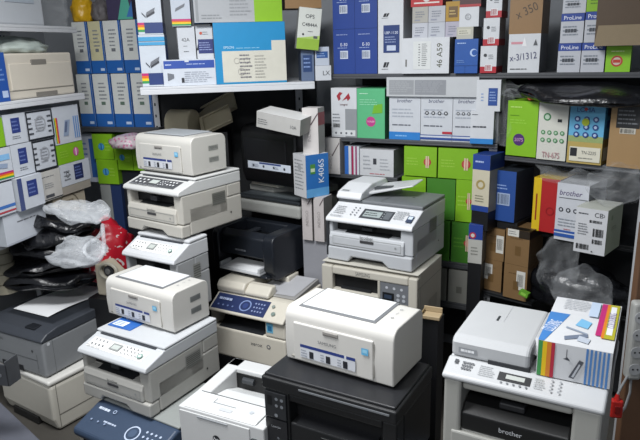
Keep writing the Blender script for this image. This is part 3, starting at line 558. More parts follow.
# ---- right shelf, second level
Z = 1.228
carton('R', -.048, Z, .136, .236, .18, (WH, '#8e9194', WH), [('p','f',.55,0,1,.58,'#8e9296'), ('q','f',[(.22,.84),(.30,.74),(.38,.78),(.36,.84),(.46,.90),(.34,.92)],'#9c2c38'), ('q','f',[(.44,.74),(.70,.90),(.76,.80),(.66,.74),(.62,.79)],'#9c2c38'), ('t','f',.5,.67,.04,'integral','#5a1c24'), ('l','f',.05,.3,.4,.5,3,'#80848a'), ('b','f',.08,.2,.35,.28,'#333333'), ('p','f',.05,.03,.95,.15,'#cfd2d4'), ('d','f',.08,.03,.9,.14,4,1,.04,'#5c6066')], 'white and grey carton with red emblem beside the mint green one')
carton('R', .09, Z, .142, .234, .18, ('#58b07c', '#3d8058', '#58b07c'), [('c','f',.50,.34,.17,'#b83c84'), ('t','f',.5,.34,.035,'TONER','#e6c4d6'), ('q','f',[(.55,.5),(.92,.52),(.92,.7),(.62,.68)],'#6fae2e'), ('l','f',.1,.66,.85,.80,3,'#8fd0a8'), ('l','f',.1,.88,.5,.92,1,'#c2e6cf')], 'mint green carton with round magenta badge on the right shelf')
BRO = [('t','f',.5,.90,.08,'brother','#3b4262',0,.6,.2), ('l','f',.1,.30,.9,.38,1,'#5a5e68'), ('l','f',.1,.5,.9,.74,3,'#a2a8b2')]
for i, (u, w, lab) in enumerate([(.253,.152,'white carton with bright blue foot, left of three under the long carton'), (.407,.147,'white carton with pictograms and red tab, middle of three under the long carton'), (.556,.12,'white carton with pictograms, right of three under the long carton')]):
    d = BRO+([('p','f',0,0,1,.18,'#2a78c0'), ('l','f',.2,.05,.7,.13,1,'#7fb2e0')] if i == 0 else [('d','f',.1,.56,.9,.70,4,1,.06,'#2e3238','#c9ccd0'), ('p','f',0,.03,1,.14,'#2c4a90'), ('p','f',0,.08,1,.12,'#c4cad4')]+([('p','f',.7,.17,1,.22,'#b02838')] if i == 1 else []))
    carton('R', u, Z, w, .2, .18, ('#c2c6cc', '#9da1a6', '#c2c6cc'), d, lab, 'box', 'white cartons in a row under the long carton', off=.005)
carton('R', .245, Z+.2, .425, .086, .2, ('#b9bcbf', '#97999c', '#bcbfc2'), [('p','f',.03,.1,.31,.85,'#94979b'), ('p','f',.32,.1,.66,.85,'#8c8f94'), ('l','f',.04,.2,.30,.8,6,'#a7aaae'), ('l','f',.33,.2,.65,.8,6,'#9fa2a8',6)], 'long pale carton with grey photo panels lying on the three white cartons', off=-.01)
carton('R', .643, Z, .1, .142, .12, (WH, '#9ea0a2', WH), [('p','f',0,0,1,.16,'#2a7cc0'), ('p','s',0,0,1,.16,'#2a70ac'), ('l','f',.1,.48,.7,.56,1,'#3a3e46',2,.6), ('l','f',.06,.86,.4,.92,1,'#3a3e46')], 'small white carton with blue foot at the end of the second level', off=-.02)
carton('R', .664, Z+.142, .102, .132, .1, (WH, '#a5a8aa', WH), [('p','f',.5,.18,.88,.74,'#26498e'), ('l','f',.55,.3,.85,.65,4,'#8fa6d2'), ('l','f',.2,.3,.32,.6,3,'#7d9ac8')], 'small white carton with blue panel standing on the one with the blue foot', off=-.02)
Z = 1.183
carton('S', .008, Z, .135, .232, .15, ('#7eb41c', '#5c8a14', '#86bc24'), [('c','f',.42,.30,.19,'#4c2a6a'), ('t','f',.42,.30,.06,'2075','#c8a2c4',0,.3), ('l','f',.1,.58,.75,.68,2,'#93c840'), ('l','f',.1,.86,.6,.92,1,'#b6dc70'), ('l','f',.1,.72,.5,.76,1,'#5a8a10')], 'tall green carton with round purple badge at the right')
carton('S', .146, Z-.004, .122, .238, .15, ('#c9c9c0', '#9c9c92', '#c6c6bc'), [('c','f',.3,.74,.13,'#3c7a4c'), ('c','f',.3,.74,.08,'#b8ccb8'), ('p','f',.66,.66,.8,.71,'#202428'), ('d','f',.08,.28,.95,.54,4,2,.075,'#4a8456','#b0c6b0'), ('t','f',.5,.09,.10,'TN-675','#b08488',0,.6)], 'white carton with rows of round green icons and red handwriting')
SKY = [('p','f',0,0,1,.42,'#b09a58'), ('p','f',0,.36,1,.46,'#8fa068'), ('t','f',.46,.89,.075,'LOMA','#29488c'), ('c','f',.46,.90,.05,'#b83a3a'), ('d','f',.1,.42,.9,.80,3,3,.085,'#26427c','#a9bcd8'), ('c','f',.48,.69,.11,'#9aa824'), ('p','f',.08,.04,.97,.28,'#d2cfbe'), ('p','f',.1,.12,.3,.26,'#24262a'), ('t','f',.64,.19,.055,'TN-2235','#3a3c40',0,.42), ('l','f',.35,.07,.9,.12,1,'#85857c'), ('p','s',0,0,1,.42,'#8a7640'), ('p','s',.1,.06,.95,.28,'#bdbaa8'), ('p','s',.2,.6,.8,.72,'#29488c'), ('p','s',.2,.8,.8,.95,'#29488c')]
carton('S', .274, Z-.006, .135, .24, .13, ('#5fa6cc', '#4788ae', '#66aed2'), SKY, 'sky blue carton with round icons and a wheat field, right of the white icon carton')
carton('S', .43, Z-.006, .125, .26, .2, ('#9a7c54', '#6e5638', '#92744c'), [], 'tall brown carton with black sticker at the right edge', child=[('label', [('p','f',.18,.58,.85,.90,'#1b1c1e'), ('l','f',.22,.62,.8,.86,4,'#6f7276'), ('p','f',.3,.50,.75,.58,'#c4c0b4'), ('b','f',.32,.51,.72,.57)])])
# ---- third level, right section
Z = .868
carton('S', -.092, Z+.072, .082, .25, .13, ('#c2bca6', '#8a8676', '#1d3a80'), [('p','f',0,.74,1,1,'#23418c'), ('p','f',0,0,1,.1,'#23418c'), ('l','f',.15,.84,.8,.92,1,'#a8b8dc'), ('ring','f',.5,.48,.26,.16,'#a08e58'), ('l','f',.2,.16,.8,.3,3,'#80806e'), ('p','s',0,.74,1,1,'#1a306a')], 'cream carton with dark blue top, left of the dark blue cartons', off=-.10)
carton('S', -.02, Z+.025, .098, .225, .17, ('#24498e', '#3b4450', '#2a3038'), [('l','f',.12,.62,.7,.74,2,'#8fa8d8'), ], 'dark blue carton with barcode at the third level, beside the red and yellow one', off=-.03, child=[('label', [('p','f',.15,.32,.75,.56,'#9fb0cc'), ('b','f',.18,.34,.72,.54,'#46546c')])])
carton('S', .145, Z, .112, .232, .2, ('#a81e20', '#70181a', '#c8a81c'), [('p','f',0,0,.30,1,'#d2b21c'), ('p','f',.11,.2,.17,.7,'#8a2a1a'), ('ring','f',.68,.4,.16,.12,'#8a1418')], 'red carton with yellow stripe and top next to the white pictogram carton')
carton('S', .258, Z-.012, .128, .24, .2, ('#c2c5cc', '#8a8c92', '#b4b7bc'), [('t','f',.45,.84,.09,'brother','#4a3868',0,.7,.2), ('p','f',.08,.74,.98,.755,'#6a6d72'), ('d','f',.05,.46,.98,.62,4,1,.075,'#2e3238','#c2c5cc'), ('l','f',.1,.24,.9,.4,3,'#8e949e'), ('p','f',0,.06,1,.18,'#2c55a0'), ('p','f',0,.12,1,.14,'#c4cad4'), ('l','f',.3,.19,.6,.22,1,'#b02838')], 'white carton with pictograms and blue band, right of the red and yellow one', off=-.03)
carton('S', .378, Z-.015, .118, .178, .17, ('#c6c8cc', '#a0a892', '#c9ccc8'), [('l','f',.08,.84,.5,.92,1,'#44484e'), ('t','f',.72,.88,.10,'CE','#3a3c40'), ('ring','f',.86,.88,.05,.035,'#3a3c40'), ('b','f',.45,.70,.85,.76), ('b','f',.58,.40,.92,.58), ('b','f',.58,.24,.9,.34), ('b','f',.08,.08,.5,.2), ('l','f',.1,.4,.45,.68,5,'#7b7e84'), ('c','f',.6,.06,.025,'#26282c'), ('c','s',.3,.8,.06,'#7a8a6a'), ('l','s',.3,.5,.7,.6,2,'#7d866f')], 'white carton with shipping barcodes at the right beside the post', off=-.13, flap=(.96, '#b9bcb4'))
# ---- brown cartons lower down
Zc = .555
CB = [('l','f',.2,.72,.9,.78,1,'#5c452b'), ('p','f',.42,.28,.66,.54,'#69502f')]
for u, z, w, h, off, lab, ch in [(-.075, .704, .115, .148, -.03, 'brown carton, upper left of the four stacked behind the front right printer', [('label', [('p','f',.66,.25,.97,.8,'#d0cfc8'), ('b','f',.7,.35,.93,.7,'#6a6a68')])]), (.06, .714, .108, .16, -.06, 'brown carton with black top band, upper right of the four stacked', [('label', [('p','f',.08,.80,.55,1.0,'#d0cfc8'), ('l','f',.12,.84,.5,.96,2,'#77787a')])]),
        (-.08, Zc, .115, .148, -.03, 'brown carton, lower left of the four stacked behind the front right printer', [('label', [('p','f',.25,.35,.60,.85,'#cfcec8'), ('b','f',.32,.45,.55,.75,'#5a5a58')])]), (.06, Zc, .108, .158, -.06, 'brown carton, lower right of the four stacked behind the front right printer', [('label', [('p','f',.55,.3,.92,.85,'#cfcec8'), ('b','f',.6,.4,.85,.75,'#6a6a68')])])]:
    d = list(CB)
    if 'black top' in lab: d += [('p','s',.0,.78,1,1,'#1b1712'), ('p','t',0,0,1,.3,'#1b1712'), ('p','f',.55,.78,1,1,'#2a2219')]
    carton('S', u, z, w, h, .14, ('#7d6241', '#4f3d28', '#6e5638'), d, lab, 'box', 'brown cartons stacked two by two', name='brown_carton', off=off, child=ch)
carton('R', .672, .70, .062, .18, .085, ('#b2b2ac', '#6c6c68', '#24408e'), [('p','f',0,.62,1,1,'#26408e'), ('c','f',.3,.72,.24,'#b0303c'), ('c','f',.3,.72,.14,'#c8c8c4'), ('l','f',.2,.2,.8,.45,3,'#85857f')], 'white carton with blue top and round red mark behind the brown cartons', off=-.095)
# ---- green cartons behind the big multifunction printer
G_ = ('#79ac1a', '#567f12', '#82b424')
def green(u, z, w, h, off, lab, badge=.72, dark=False):
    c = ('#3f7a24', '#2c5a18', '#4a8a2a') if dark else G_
    carton('R', u, z, w, h, .2, c, [('l','f',.08,.35,.5,.65,3,'#93c040' if not dark else '#5a9430')]+([('c','f',badge,.5,.115,'#a83234'), ('c','f',badge,.5,.085,'#b85a50'), ('p','f',badge-.05,.3,badge-.01,.7,'#d4b8a4'), ('p','f',badge+.01,.3,badge+.05,.7,'#d4b8a4')] if badge else []), lab, 'box', 'green cartons stacked behind the document feeder printer', off=off)
green(.33, 1.06, .158, .138, 0, 'bright green carton with red badge, left of the top pair in the green stack')
green(.495, 1.06, .18, .138, 0, 'bright green carton with red badge, right of the top pair, wider than its neighbour')
green(.32, .862, .118, .192, 0, 'plain green carton under the left one of the top pair', 0)
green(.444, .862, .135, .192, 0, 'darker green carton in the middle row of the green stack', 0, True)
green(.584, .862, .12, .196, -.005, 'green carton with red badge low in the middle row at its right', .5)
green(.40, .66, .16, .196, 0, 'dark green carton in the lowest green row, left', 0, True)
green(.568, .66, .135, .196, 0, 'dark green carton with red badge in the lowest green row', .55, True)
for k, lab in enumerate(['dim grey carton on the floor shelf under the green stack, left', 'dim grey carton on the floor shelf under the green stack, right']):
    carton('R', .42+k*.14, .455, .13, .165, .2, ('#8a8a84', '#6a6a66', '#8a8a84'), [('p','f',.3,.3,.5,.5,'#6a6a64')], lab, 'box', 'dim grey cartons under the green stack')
# ---- third level, left part of the right shelf
carton('R', -.085, 1.045, .088, .178, .12, ('#c3c0bd', '#9a9896', '#c3c0bd'), [('t','f',.42,.35,.085,'INDIGO','#8a8688',90), ('q','f',[(.55,.5),(.98,.86),(.98,.90),(.5,.52)],'#55484c')], 'white carton with a slanted dark line, behind the feeder of the big printer', off=-.02)
carton('R', .02, 1.045, .036, .14, .14, ('#2a62b0', '#2a62b0', '#9aa0a8'), [('p','f',.6,0,1,1,'#c6cad0')], 'narrow blue and white carton between white cartons at the third level', 'box', 'narrow striped cartons')
carton('R', .058, 1.045, .04, .14, .14, ('#c6cad0', '#c6cad0', '#9aa0a8'), [('p','f',0,0,.25,1,'#a02a50'), ('p','f',.5,0,.7,1,'#8a3060')], 'narrow white carton with crimson stripes at the third level', 'box', 'narrow striped cartons')
carton('R', .102, 1.045, .175, .13, .14, ('#c3c5c8', '#9a9c9e', '#b4b6b8'), [('p','f',.40,.44,.50,.66,'#3a3c42'), ('l','f',.1,.2,.35,.8,4,'#9b9ea4'), ('l','f',.6,.2,.9,.7,4,'#a2a5aa'), ('l','f',.3,.05,.9,.12,1,'#b04050')], 'wide white carton with a small dark square, left of the green ones', off=.0)
# ---- white and blue cartons beside the black back printer
k4 = carton(None, (-.036, 2.926), .971, .128, .203, .108, ('#2a6cb4', '#235a98', '#c6c8ca'), [('p','f',0,0,1,.2,'#5fa0d4'), ('t','f',.66,.60,.15,'K406S','#e2e8f0',90), ('p','f',.18,.55,.4,.78,'#4c8a3c'), ('p','f',.2,.6,.38,.68,'#c8d8b8'), ('p','l',0,0,1,1,'#c4c5c8'), ('l','l',.1,.15,.9,.9,9,'#85888c'), ('c','l',.5,.7,.14,'#9a9da0')], 'white and blue carton with vertical lettering beside the black back printer', twist=34)
carton(None, (-.018, 2.936), 1.174, .080, .212, .075, ('#c3bfbd', '#8f8b8a', '#c3bfbd'), [('t','f',.42,.45,.075,'INDIGO','#8a8688',90), ('q','f',[(.55,.62),(.99,.86),(.99,.90),(.5,.64)],'#55484c'), ('p','s',0,.62,1,.9,'#8a2838')], 'white carton standing on the white and blue one with vertical lettering', twist=-24)
for k, (x, lab) in enumerate([(-.055, 'slim white carton under the white and blue lettered carton, left'), (.002, 'slim white carton under the white and blue lettered carton, right')]):
    carton(None, (x+.014, 2.932-k*.03), .752, .054, .218, .09, ('#b9b3b2', '#8e8a88', '#b9b3b2'), [('t','f',.5,.5,.07,'INDIGO','#8a8583',90), ('q','f',[(.6,.8),(.98,.95),(.98,.99),(.6,.84)],'#55484c')], lab, 'box', 'slim white cartons under the white and blue carton', twist=-28)
carton(None, (-.155, 2.93), 1.292, .235, .075, .12, ('#b4b3b0', '#8c8b88', '#d2d2d0'), [('l','f',.03,.2,.3,.6,3,'#5a5c60'), ('t','f',.85,.45,.2,'10A','#55575b')], 'crumpled white carton lying tilted on the black back printer', twist=-28, tilt=(6, 9))
# ---- left unit
LG = 'cartons packed in rows under the left shelf'
def lbox(u, z, w, h, d, cols, decs, lab, off=0): carton('L', u, z, w, h, d, cols, decs, lab, 'box', LG, off=off)
PW = ('#bfc4cc', '#9da2a8', '#bfc4cc'); SQ = [('p','f',.32,.36,.72,.86,'#2b3a78'), ('l','f',.36,.42,.68,.8,3,'#6575ac'), ('l','f',.3,.15,.75,.28,2,'#666a72')]
CIR = [('p','f',0,.94,1,1,'#22252c'), ('p','f',0,0,1,.06,'#22252c'), ('p','f',0,.06,.05,.94,'#22252c'), ('p','f',.95,.06,1,.94,'#22252c')]+[('l','f',.05,.15,.22,.85,4,'#3a3d44',3), ('l','f',.78,.15,.95,.85,4,'#3a3d44',5), ('l','f',.3,.25,.7,.75,5,'#8a8d94',7), ('ring','f',.5,.55,.2,.16,'#9fa2a8')]
lbox(-.66, 1.288, .115, .12, .18, G_, [('c','f',.6,.5,.2,'#4c7410')], 'green carton at the left edge in the upper row under the shelf')
lbox(-.541, 1.288, .130, .128, .18, PW, SQ, 'white carton with blue square in the upper row, left of the circuit pattern one')
lbox(-.408, 1.286, .172, .130, .18, PW, CIR, 'white carton with black circuit pattern in the upper row under the left shelf')
lbox(-.232, 1.242, .19, .176, .18, PW, rb('f', .02, .04, .14, .72)+[('q','f',[(.3,.2),(.5,.2),(.62,.62),(.42,.62)],'#8d9cb4'), ('q','f',[(.35,.3),(.44,.3),(.52,.58),(.43,.58)],'#5d6a86'), ('p','f',.74,.1,.78,.7,'#5a88c0'), ('p','f',.82,.1,.86,.7,'#5a88c0'), ('p','f',.90,.1,.94,.7,'#5a88c0')], 'white carton with rainbow corner and blue stripes at the end of the upper row')
lbox(-.635, 1.147, .108, .136, .18, PW, rb('f', 0, .04, 1, .26, False)+[('p','f',.1,.62,.9,.8,'#7fb0d8'), ('q','f',[(.3,.4),(.7,.36),(.75,.5),(.35,.54)],'#8d9cb4')], 'white carton with rainbow band at the left edge in the middle row')
lbox(-.524, 1.147, .127, .138, .18, PW, SQ, 'white carton with blue square in the middle row, beside the rainbow band')
lbox(-.396, 1.143, .152, .140, .18, PW, CIR, 'white carton with black circuit pattern in the middle row')
lbox(-.237, 1.147, .198, .092, .18, G_, [('c','f',.70,.5,.11,'#b0347c'), ('c','f',.70,.5,.085,'#c26a9c'), ('p','f',.68,.3,.72,.7,'#e6c6d8'), ('l','f',.1,.3,.45,.7,3,'#93c040')], 'green carton with magenta badge at the end of the middle row')
lbox(-.66, 1.003, .115, .135, .18, PW, [('p','f',0,.2,1,.3,'#3a6ab0'), ('p','f',0,.06,1,.12,'#a83a44')], 'white carton with blue and red lines at the left edge in the lower row')
lbox(-.54, 1.001, .155, .142, .18, PW, [('p','f',0,0,.18,1,'#3e4a78')]+[('p','f',.36,.36,.76,.86,'#2b3a78'), ('l','f',.4,.42,.72,.8,3,'#6575ac')], 'white carton with blue square and shaded edge in the lower row', off=-.02)
lbox(-.381, .999, .146, .138, .18, ('#bdbbb6', '#9d9b96', '#bdbbb6'), [('l','f',.12,.78,.88,.84,1,'#5c5f66'), ('l','f',.2,.4,.7,.6,3,'#85888c'), ('p','f',.2,.1,.6,.2,'#4a4c52'), ('p','f',0,.03,1,.06,'#2e3136')], 'plain white carton with a line of print in the middle of the lower row')
lbox(-.232, 1.039, .225, .106, .18, PW, [('p','f',.45,.16,.75,.88,'#242c58'), ('l','f',.48,.25,.72,.8,4,'#6575ac'), ('ring','f',.22,.5,.06,.045,'#4a4c52'), ('l','f',.1,.2,.35,.75,3,'#777a80')], 'white carton with tall dark blue square at the end of the lower row')
lbox(-.62, .862, .26, .137, .18, ('#bfc4cc', '#9da2a8', '#bfc4cc'), [('l','f',.3,.6,.9,.72,1,'#6a6d74'), ('p','f',0,0,1,.06,'#a9aeb8')], 'wide white carton just above the black bags at the left edge', off=.01)
lbox(-.30, .862, .24, .137, .18, ('#aaa290', '#8a8474', '#aaa290'), [('ring','f',.45,.4,.36,.33,'#6a6256'), ('l','f',.3,.70,.62,.8,1,'#7c7464',2,.7)], 'beige carton with a curved outline behind the red bag', off=.01)
lbox(-.235, .999, .22, .038, .16, ('#9a948a', '#7c7870', '#9a948a'), [], 'thin beige packing slab between the lowest two cartons at the end of the left rows')
lbox(-.58, 1.47, .103, .2, .2, ('#1f4a94', '#16366c', '#1f4a94'), [('p','f',.6,.08,.92,.22,'#a8b8d4'), ('l','f',.4,.4,.9,.7,3,'#6a8ac4')], 'blue carton standing at the left edge beside the cream printer on the shelf')
# ---- back wall: two rows of white cartons with a blue foot
NW = ('#c6c9c6', '#2059a0', '#b9bcb8')
for j, row in enumerate([[(-.2,.094),(-.096,.108),(.022,.110),(.142,.112)], [(-.187,.092),(-.086,.086),(.007,.102),(.117,.098)]]):
    for k, (u, w) in enumerate(row):
        d = [('p','f',0,0,1,.25,'#2059a0'), ('p','f',.6,.05,.92,.10,'#b4c4dc'), ('l','f',.3,.50,.75,.86,5,'#7c8086',k+3), ('p','f',.38,.42,.62,.48,'#5b6f62' if j == 0 else '#6a6d72'), ('p','f',.9,0,1,1,'#2059a0')]
        cc = NW if not (j == 1 and k == 1) else ('#bcb794', '#2059a0', '#aaa684')
        carton('N', u, 1.27+j*.283, w, .28 if j == 0 else .265, .17, cc, d, ['leftmost', 'second from left', 'third from left', 'rightmost'][k]+[' white carton with blue foot in the lower row on the back shelf', ' white carton with blue foot in the upper row on the back shelf'][j] if not (j == 1 and k == 1) else 'yellowed white carton with blue foot in the upper row on the back shelf', 'box', 'white cartons with a blue foot on the back shelf')
carton('N', .045, 1.821, .15, .11, .15, ('#3a3450', '#2a2438', '#4a4460'), [('q','f',[(.4,0),(1,0),(.85,.95),(.6,.9)],'#4fa08c'), ('q','f',[(.75,.1),(1,.1),(1,.8)],'#3a6aa8')], 'dark carton with green triangle lying on the upper row of the back shelf')
GB = [('c','f',.42,.5,.15,'#2d7fb4'), ('c','f',.42,.5,.11,'#4f9ac8'), ('p','f',.39,.38,.45,.62,'#1f5f8c'), ('l','f',.6,.3,.9,.7,3,'#93c040')]
for u, z, w, h, off, lab in [(-.13, .952, .135, .136, -.01, 'green carton with blue badge, lower left of the four under the back shelf'), (-.146, 1.09, .13, .138, .0, 'green carton with blue badge, upper left of the four under the back shelf'), (-.012, 1.032, .112, .14, -.0, 'green carton with blue badge, third of the four, under the bubble wrap'), (.103, 1.032, .10, .14, -.0, 'green carton with blue badge, nearest the stack of cream printers')]:
    carton('N', u, z, w, h, .16, G_, GB, lab, 'box', 'green cartons with a blue badge', off=off)
carton('N', -.262, .95, .108, .275, .16, ('#b4bac6', '#8a909c', '#b4bac6'), [('p','f',.62,.1,1,.9,'#2f5ca0'), ('l','f',.1,.2,.55,.85,6,'#5a74ac')], 'white and blue carton squeezed behind the green ones under the back shelf', off=.03)
carton('N', -.13, .50, .135, .45, .16, ('#22345c', '#1a2848', '#22345c'), [('p','f',0,0,.5,1,'#8b8e8c')], 'tall dark blue carton standing under the green cartons', name='tall_carton', off=0)
carton('N', .008, .50, .195, .53, .16, ('#1b1e26', '#14161c', '#1b1e26'), [], 'tall black carton carrying two green cartons behind the cream printers', name='tall_carton', off=.02)
# ---- middle shelf
Z = 1.502
EU = rb('f', 0, .06, .26, .26, False)+[('p','f',.26,.03,1,.26,'#24386e'), ('q','f',[(.35,.4),(.7,.5),(.75,.58),(.4,.48)],'#6a6d74'), ('q','f',[(.38,.36),(.72,.46),(.72,.5),(.38,.40)],'#3a3c44'), ('q','f',[(.2,.45),(.35,.36),(.35,.39),(.2,.48)],'#3a3c44'), ('p','s',0,.03,1,.26,'#24386e')]
carton('M', -.897, Z, .115, .228, .16, ('#bfc6cf', '#24498e', '#bfc6cf'), EU+[('p','f',0,.80,1,.86,'#3f95c4'), ('p','f',0,.88,1,.96,'#3f95c4'), ('p','s',0,.80,1,.96,'#3f86b4')], 'white carton with rainbow corner and sky blue stripes, lower of two at the left end', off=.01)
carton('M', -.893, Z+.229, .109, .2, .16, ('#bfc6cf', '#82868c', '#bfc6cf'), EU, 'white carton with rainbow corner, upper of two at the left end of the middle shelf', off=.01)
carton('M', -.798, Z, .237, .116, .04, ('#c3c9d2', '#9fa5ae', '#c3c9d2'), [('p','f',.02,.66,.98,.96,'#2a4a9a'), ('l','f',.05,.76,.2,.86,1,'#c8d2e8'), ('l','f',.45,.78,.92,.86,1,'#a8b8dc'), ('p','f',.42,.9,.5,1,'#c3c9d2'), ('l','f',.4,.1,.95,.55,6,'#9aa0ac'), ('q','f',[(.08,.2),(.2,.3),(.2,.45),(.08,.5)],'#6a6e76'), ('p','f',.34,.12,.39,.3,'#2c2e34')], 'flat white carton with blue header leaning at the front of the middle shelf', off=-.03)
for u, w, lab, d in [(-.723, .078, 'white carton behind the left half of the flat blue headed one', [('t','f',.45,.62,.1,'42A','#3a3c40'), ('l','f',.3,.4,.6,.46,1,'#85888c'), ('l','f',.3,.24,.7,.3,1,'#55585c')]), (-.640, .075, 'white carton with dark blue lower panel beside the big turquoise carton', [('p','f',.1,.2,1,.62,'#28346c'), ('l','f',.15,.28,.95,.55,4,'#8c98c4'), ('c','f',.3,.8,.09,'#b8503c'), ('l','f',.4,.74,.8,.86,2,'#8a8d92'), ('q','f',[(-.02,.3),(.1,.3),(.1,.5)],'#26282e')])]:
    carton('M', u, Z+.11, w, .15, .15, ('#bfc3c9', '#9a9ea4', '#bfc3c9'), d, lab, off=.012)
for u, w, lab in [(-.723, .078, 'low grey carton hidden behind the flat blue headed one, left'), (-.640, .075, 'low grey carton hidden behind the flat blue headed one, right')]:
    carton('M', u, Z, w, .109, .15, ('#4a5060', '#3a404c', '#4a5060'), [], lab, off=.015)
carton('M', -.741, Z+.262, .084, .14, .15, ('#b4bbc6', '#7a7e86', '#b4bbc6'), rb('f', 0, .02, 1, .22, False)+[('q','f',[(.2,.45),(.7,.6),(.75,.7),(.25,.55)],'#6a6d74'), ('p','f',0,.85,1,1,'#5a86b4')], 'small white carton with rainbow foot left of the long grey carton')
carton('M', -.567, Z, .327, .272, .22, ('#1684b8', '#4a4c4e', '#c3c1b6'), [('p','f',.10,.03,1,.54,'#c8c6ba'), ('p','f',.80,.54,1,.70,'#c8c6ba'), ('t','f',.20,.60,.04,'EPSON','#bcdcea'), ('l','f',.30,.57,.74,.60,1,'#8ac4de'), ('ring','f',.36,.20,.05,.045,'#8a8884'), ('ring','f',.30,.38,.04,.036,'#8a8884'), ('ring','f',.44,.38,.04,.036,'#8a8884'), ('l','f',.34,.08,.52,.5,7,'#77757a'), ('l','f',.55,.08,.72,.48,8,'#aaa8a0',4), ('p','s',0,.72,1,1,'#14607e'), ('q','s',[(.1,.1),(.7,.05),(.9,.4),(.5,.6),(.2,.5)],'#2a2b2c')], 'big turquoise and white carton on the middle shelf, the widest there', off=-.04, twist=3)
carton('M', -.644, Z+.274, .399, .125, .2, ('#a3a6aa', '#2a6aa0', '#9a9da0'), [('p','f',.68,0,1,1,'#84b41e'), ('p','f',.02,.05,.05,.95,'#8b8e92'), ('l','f',.08,.1,.35,.3,2,'#85888c'), ('l','f',.4,.2,.65,.8,5,'#8e9195')], 'long grey carton with green end lying above the turquoise carton', off=-.02, twist=2)
carton('M', -.185, Z+.145, .105, .185, .06, ('#c9ccc6', '#8f9290', '#c4c7c2'), [('p','f',0,0,1,.26,'#8cae3c'), ('q','f',[(0,.26),(1,.26),(1,.36)],'#a8c468'), ('t','f',.5,.80,.09,'OPS','#33363a'), ('t','f',.52,.60,.08,'C4844A','#33363a'), ('c','f',.25,.36,.045,'#26282c'), ('l','f',.45,.42,.75,.46,1,'#777a7e'), ('p','f',.72,.28,.9,.34,'#55585c')], 'white and lime carton tilted to one side at the right end of the middle shelf', off=-.03, tilt=(0, 7))
carton('M', -.225, Z+.33, .17, .07, .15, BRN, [], 'brown carton behind the tilted lime carton at the top')
carton('M', -.16, Z, .062, .14, .1, ('#5a6a86', '#3a4456', '#5a6a86'), [('p','f',.15,.3,.85,.85,'#28406c'), ('l','f',.2,.4,.8,.8,3,'#7c94c4')], 'small slate blue carton under the tilted lime one')
carton('M', -.092, Z+.07, .068, .085, .09, ('#b4bcc8', '#8a909a', '#b4bcc8'), [('p','f',.1,.4,.9,.75,'#2c5490'), ('l','f',.15,.45,.8,.7,2,'#9ab2dc')], 'small white and blue carton on the white block at the end of the middle shelf', off=.0)
carton('M', -.094, Z, .076, .069, .09, ('#c6cacf', '#9a9ea4', '#c6cacf'), [('t','f',.7,.5,.3,'LX','#33363a')], 'small white block carton at the right end of the middle shelf', off=-.01)
# ---- rainbow striped carton on the front right printer
o = carton(None, (.627, 1.376), .9085, .156, .087, .28, ('#c3c5c8', '#2a2c30', '#c8cacd'), [('p','f',.01,0,.07,1,'#3f8c4c'), ('p','f',.07,0,.13,1,'#d8b41c'), ('p','f',.13,0,.19,1,'#c87a2c'), ('p','f',.19,0,.24,1,'#a8283c')]
    +[('p','f',.66+.055*i,.0,.69+.055*i,1,'#4a78b0') for i in range(6)]
    +[('q','f',[(.45,.12),(.58,.66),(.64,.62),(.52,.1)],'#4a4d54'), ('q','f',[(.49,.15),(.58,.55),(.60,.53),(.52,.14)],'#aeb2b8'), ('p','f',.40,.60,.41,.9,'#44474e'), ('q','f',[(.36,.62),(.46,.58),(.42,.68)],'#44474e')]
    +[('q','t',[(0,.0),(.08,0),(.30,.62),(0,.62)],'#3f78b8'), ('t','t',.10,.32,.10,'COLOURING','#e4e8ee',78,.42)]
    +[('q','t',[(.34,.08),(.64,.20),(.62,.27),(.32,.15)],'#6a7486'), ('q','t',[(.30,.32),(.62,.24),(.62,.27),(.31,.35)],'#8a94a4'), ('q','t',[(.42,.40),(.60,.36),(.64,.5),(.48,.56)],'#74aed2'), ('q','t',[(.50,.10),(.66,.07),(.68,.16),(.52,.2)],'#aeb6c2')]
    +[('q','t',[(.72,.26),(.82,.26),(.82,.97),(.72,.97)],'#b0286c'), ('q','t',[(.80,.22),(.86,.22),(.86,.97),(.80,.97)],'#d07a24'), ('q','t',[(.84,.22),(.98,.22),(.98,.97),(.84,.97)],'#a8a42c'), ('q','t',[(.86,.30),(.94,.30),(.94,.92),(.86,.92)],'#dcdee2'), ('t','t',.90,.61,.06,'COLOURING','#55307a',90,.6)]
    +[('l','t',.16,.72,.62,.96,6,'#a2a6ac'), ('p','t',.56,.62,.70,.96,'#b4c4d8')], 'white carton with rainbow stripes lying on the front right printer', name='toner_carton', twist=-29)
# ================================================================== RACKS, ROOM
ST = M('#b4b6b9', .4, var=.05); STD = M('#47494d', .5, var=.1); STW = M('#c6c8cc', .4, var=.03)
def rack(label, fr, boards, posts, back=None, cat='shelf'):
    """boards: (u0,u1,off0,off1,ztop,thick,material); posts: (u,off,ztop)"""
    (x, y), a = FR[fr]; t = thing('shelf_rack', label, cat, (x, y, 0), a)
    for u0, u1, o0, o1, z, th, m in boards:
        mb = MB(); mb.box(u0, u1, o0, o1, z-.012, z, m); mb.box(u0, u1, o0, o0+.012, z-th, z-.012, m); mb.box(u0, u1, o1-.012, o1, z-th, z-.012, m)
        mb.build('shelf', t, .002)
    if back: mb = MB(); mb.box(back[0], back[1], back[2], back[2]+.006, back[3], back[4], M('#1d1f22', .7, var=.15)); mb.build('back_panel', t)  # added near-black sheet, stands in for the deep shade inside the rack
    for u, o, z in posts:
        mb = MB(); mb.box(u-.018, u+.018, o-.002, o+.002, 0, z, ST); mb.box(u-.018, u-.014, o, o+.03, 0, z, ST)
        k = 0
        while .06+k*.06 < z-.02: mb.box(u-.004, u+.004, o-.0025, o-.002, .06+k*.06, .075+k*.06, DK); k += 1
        mb.build('post', t)
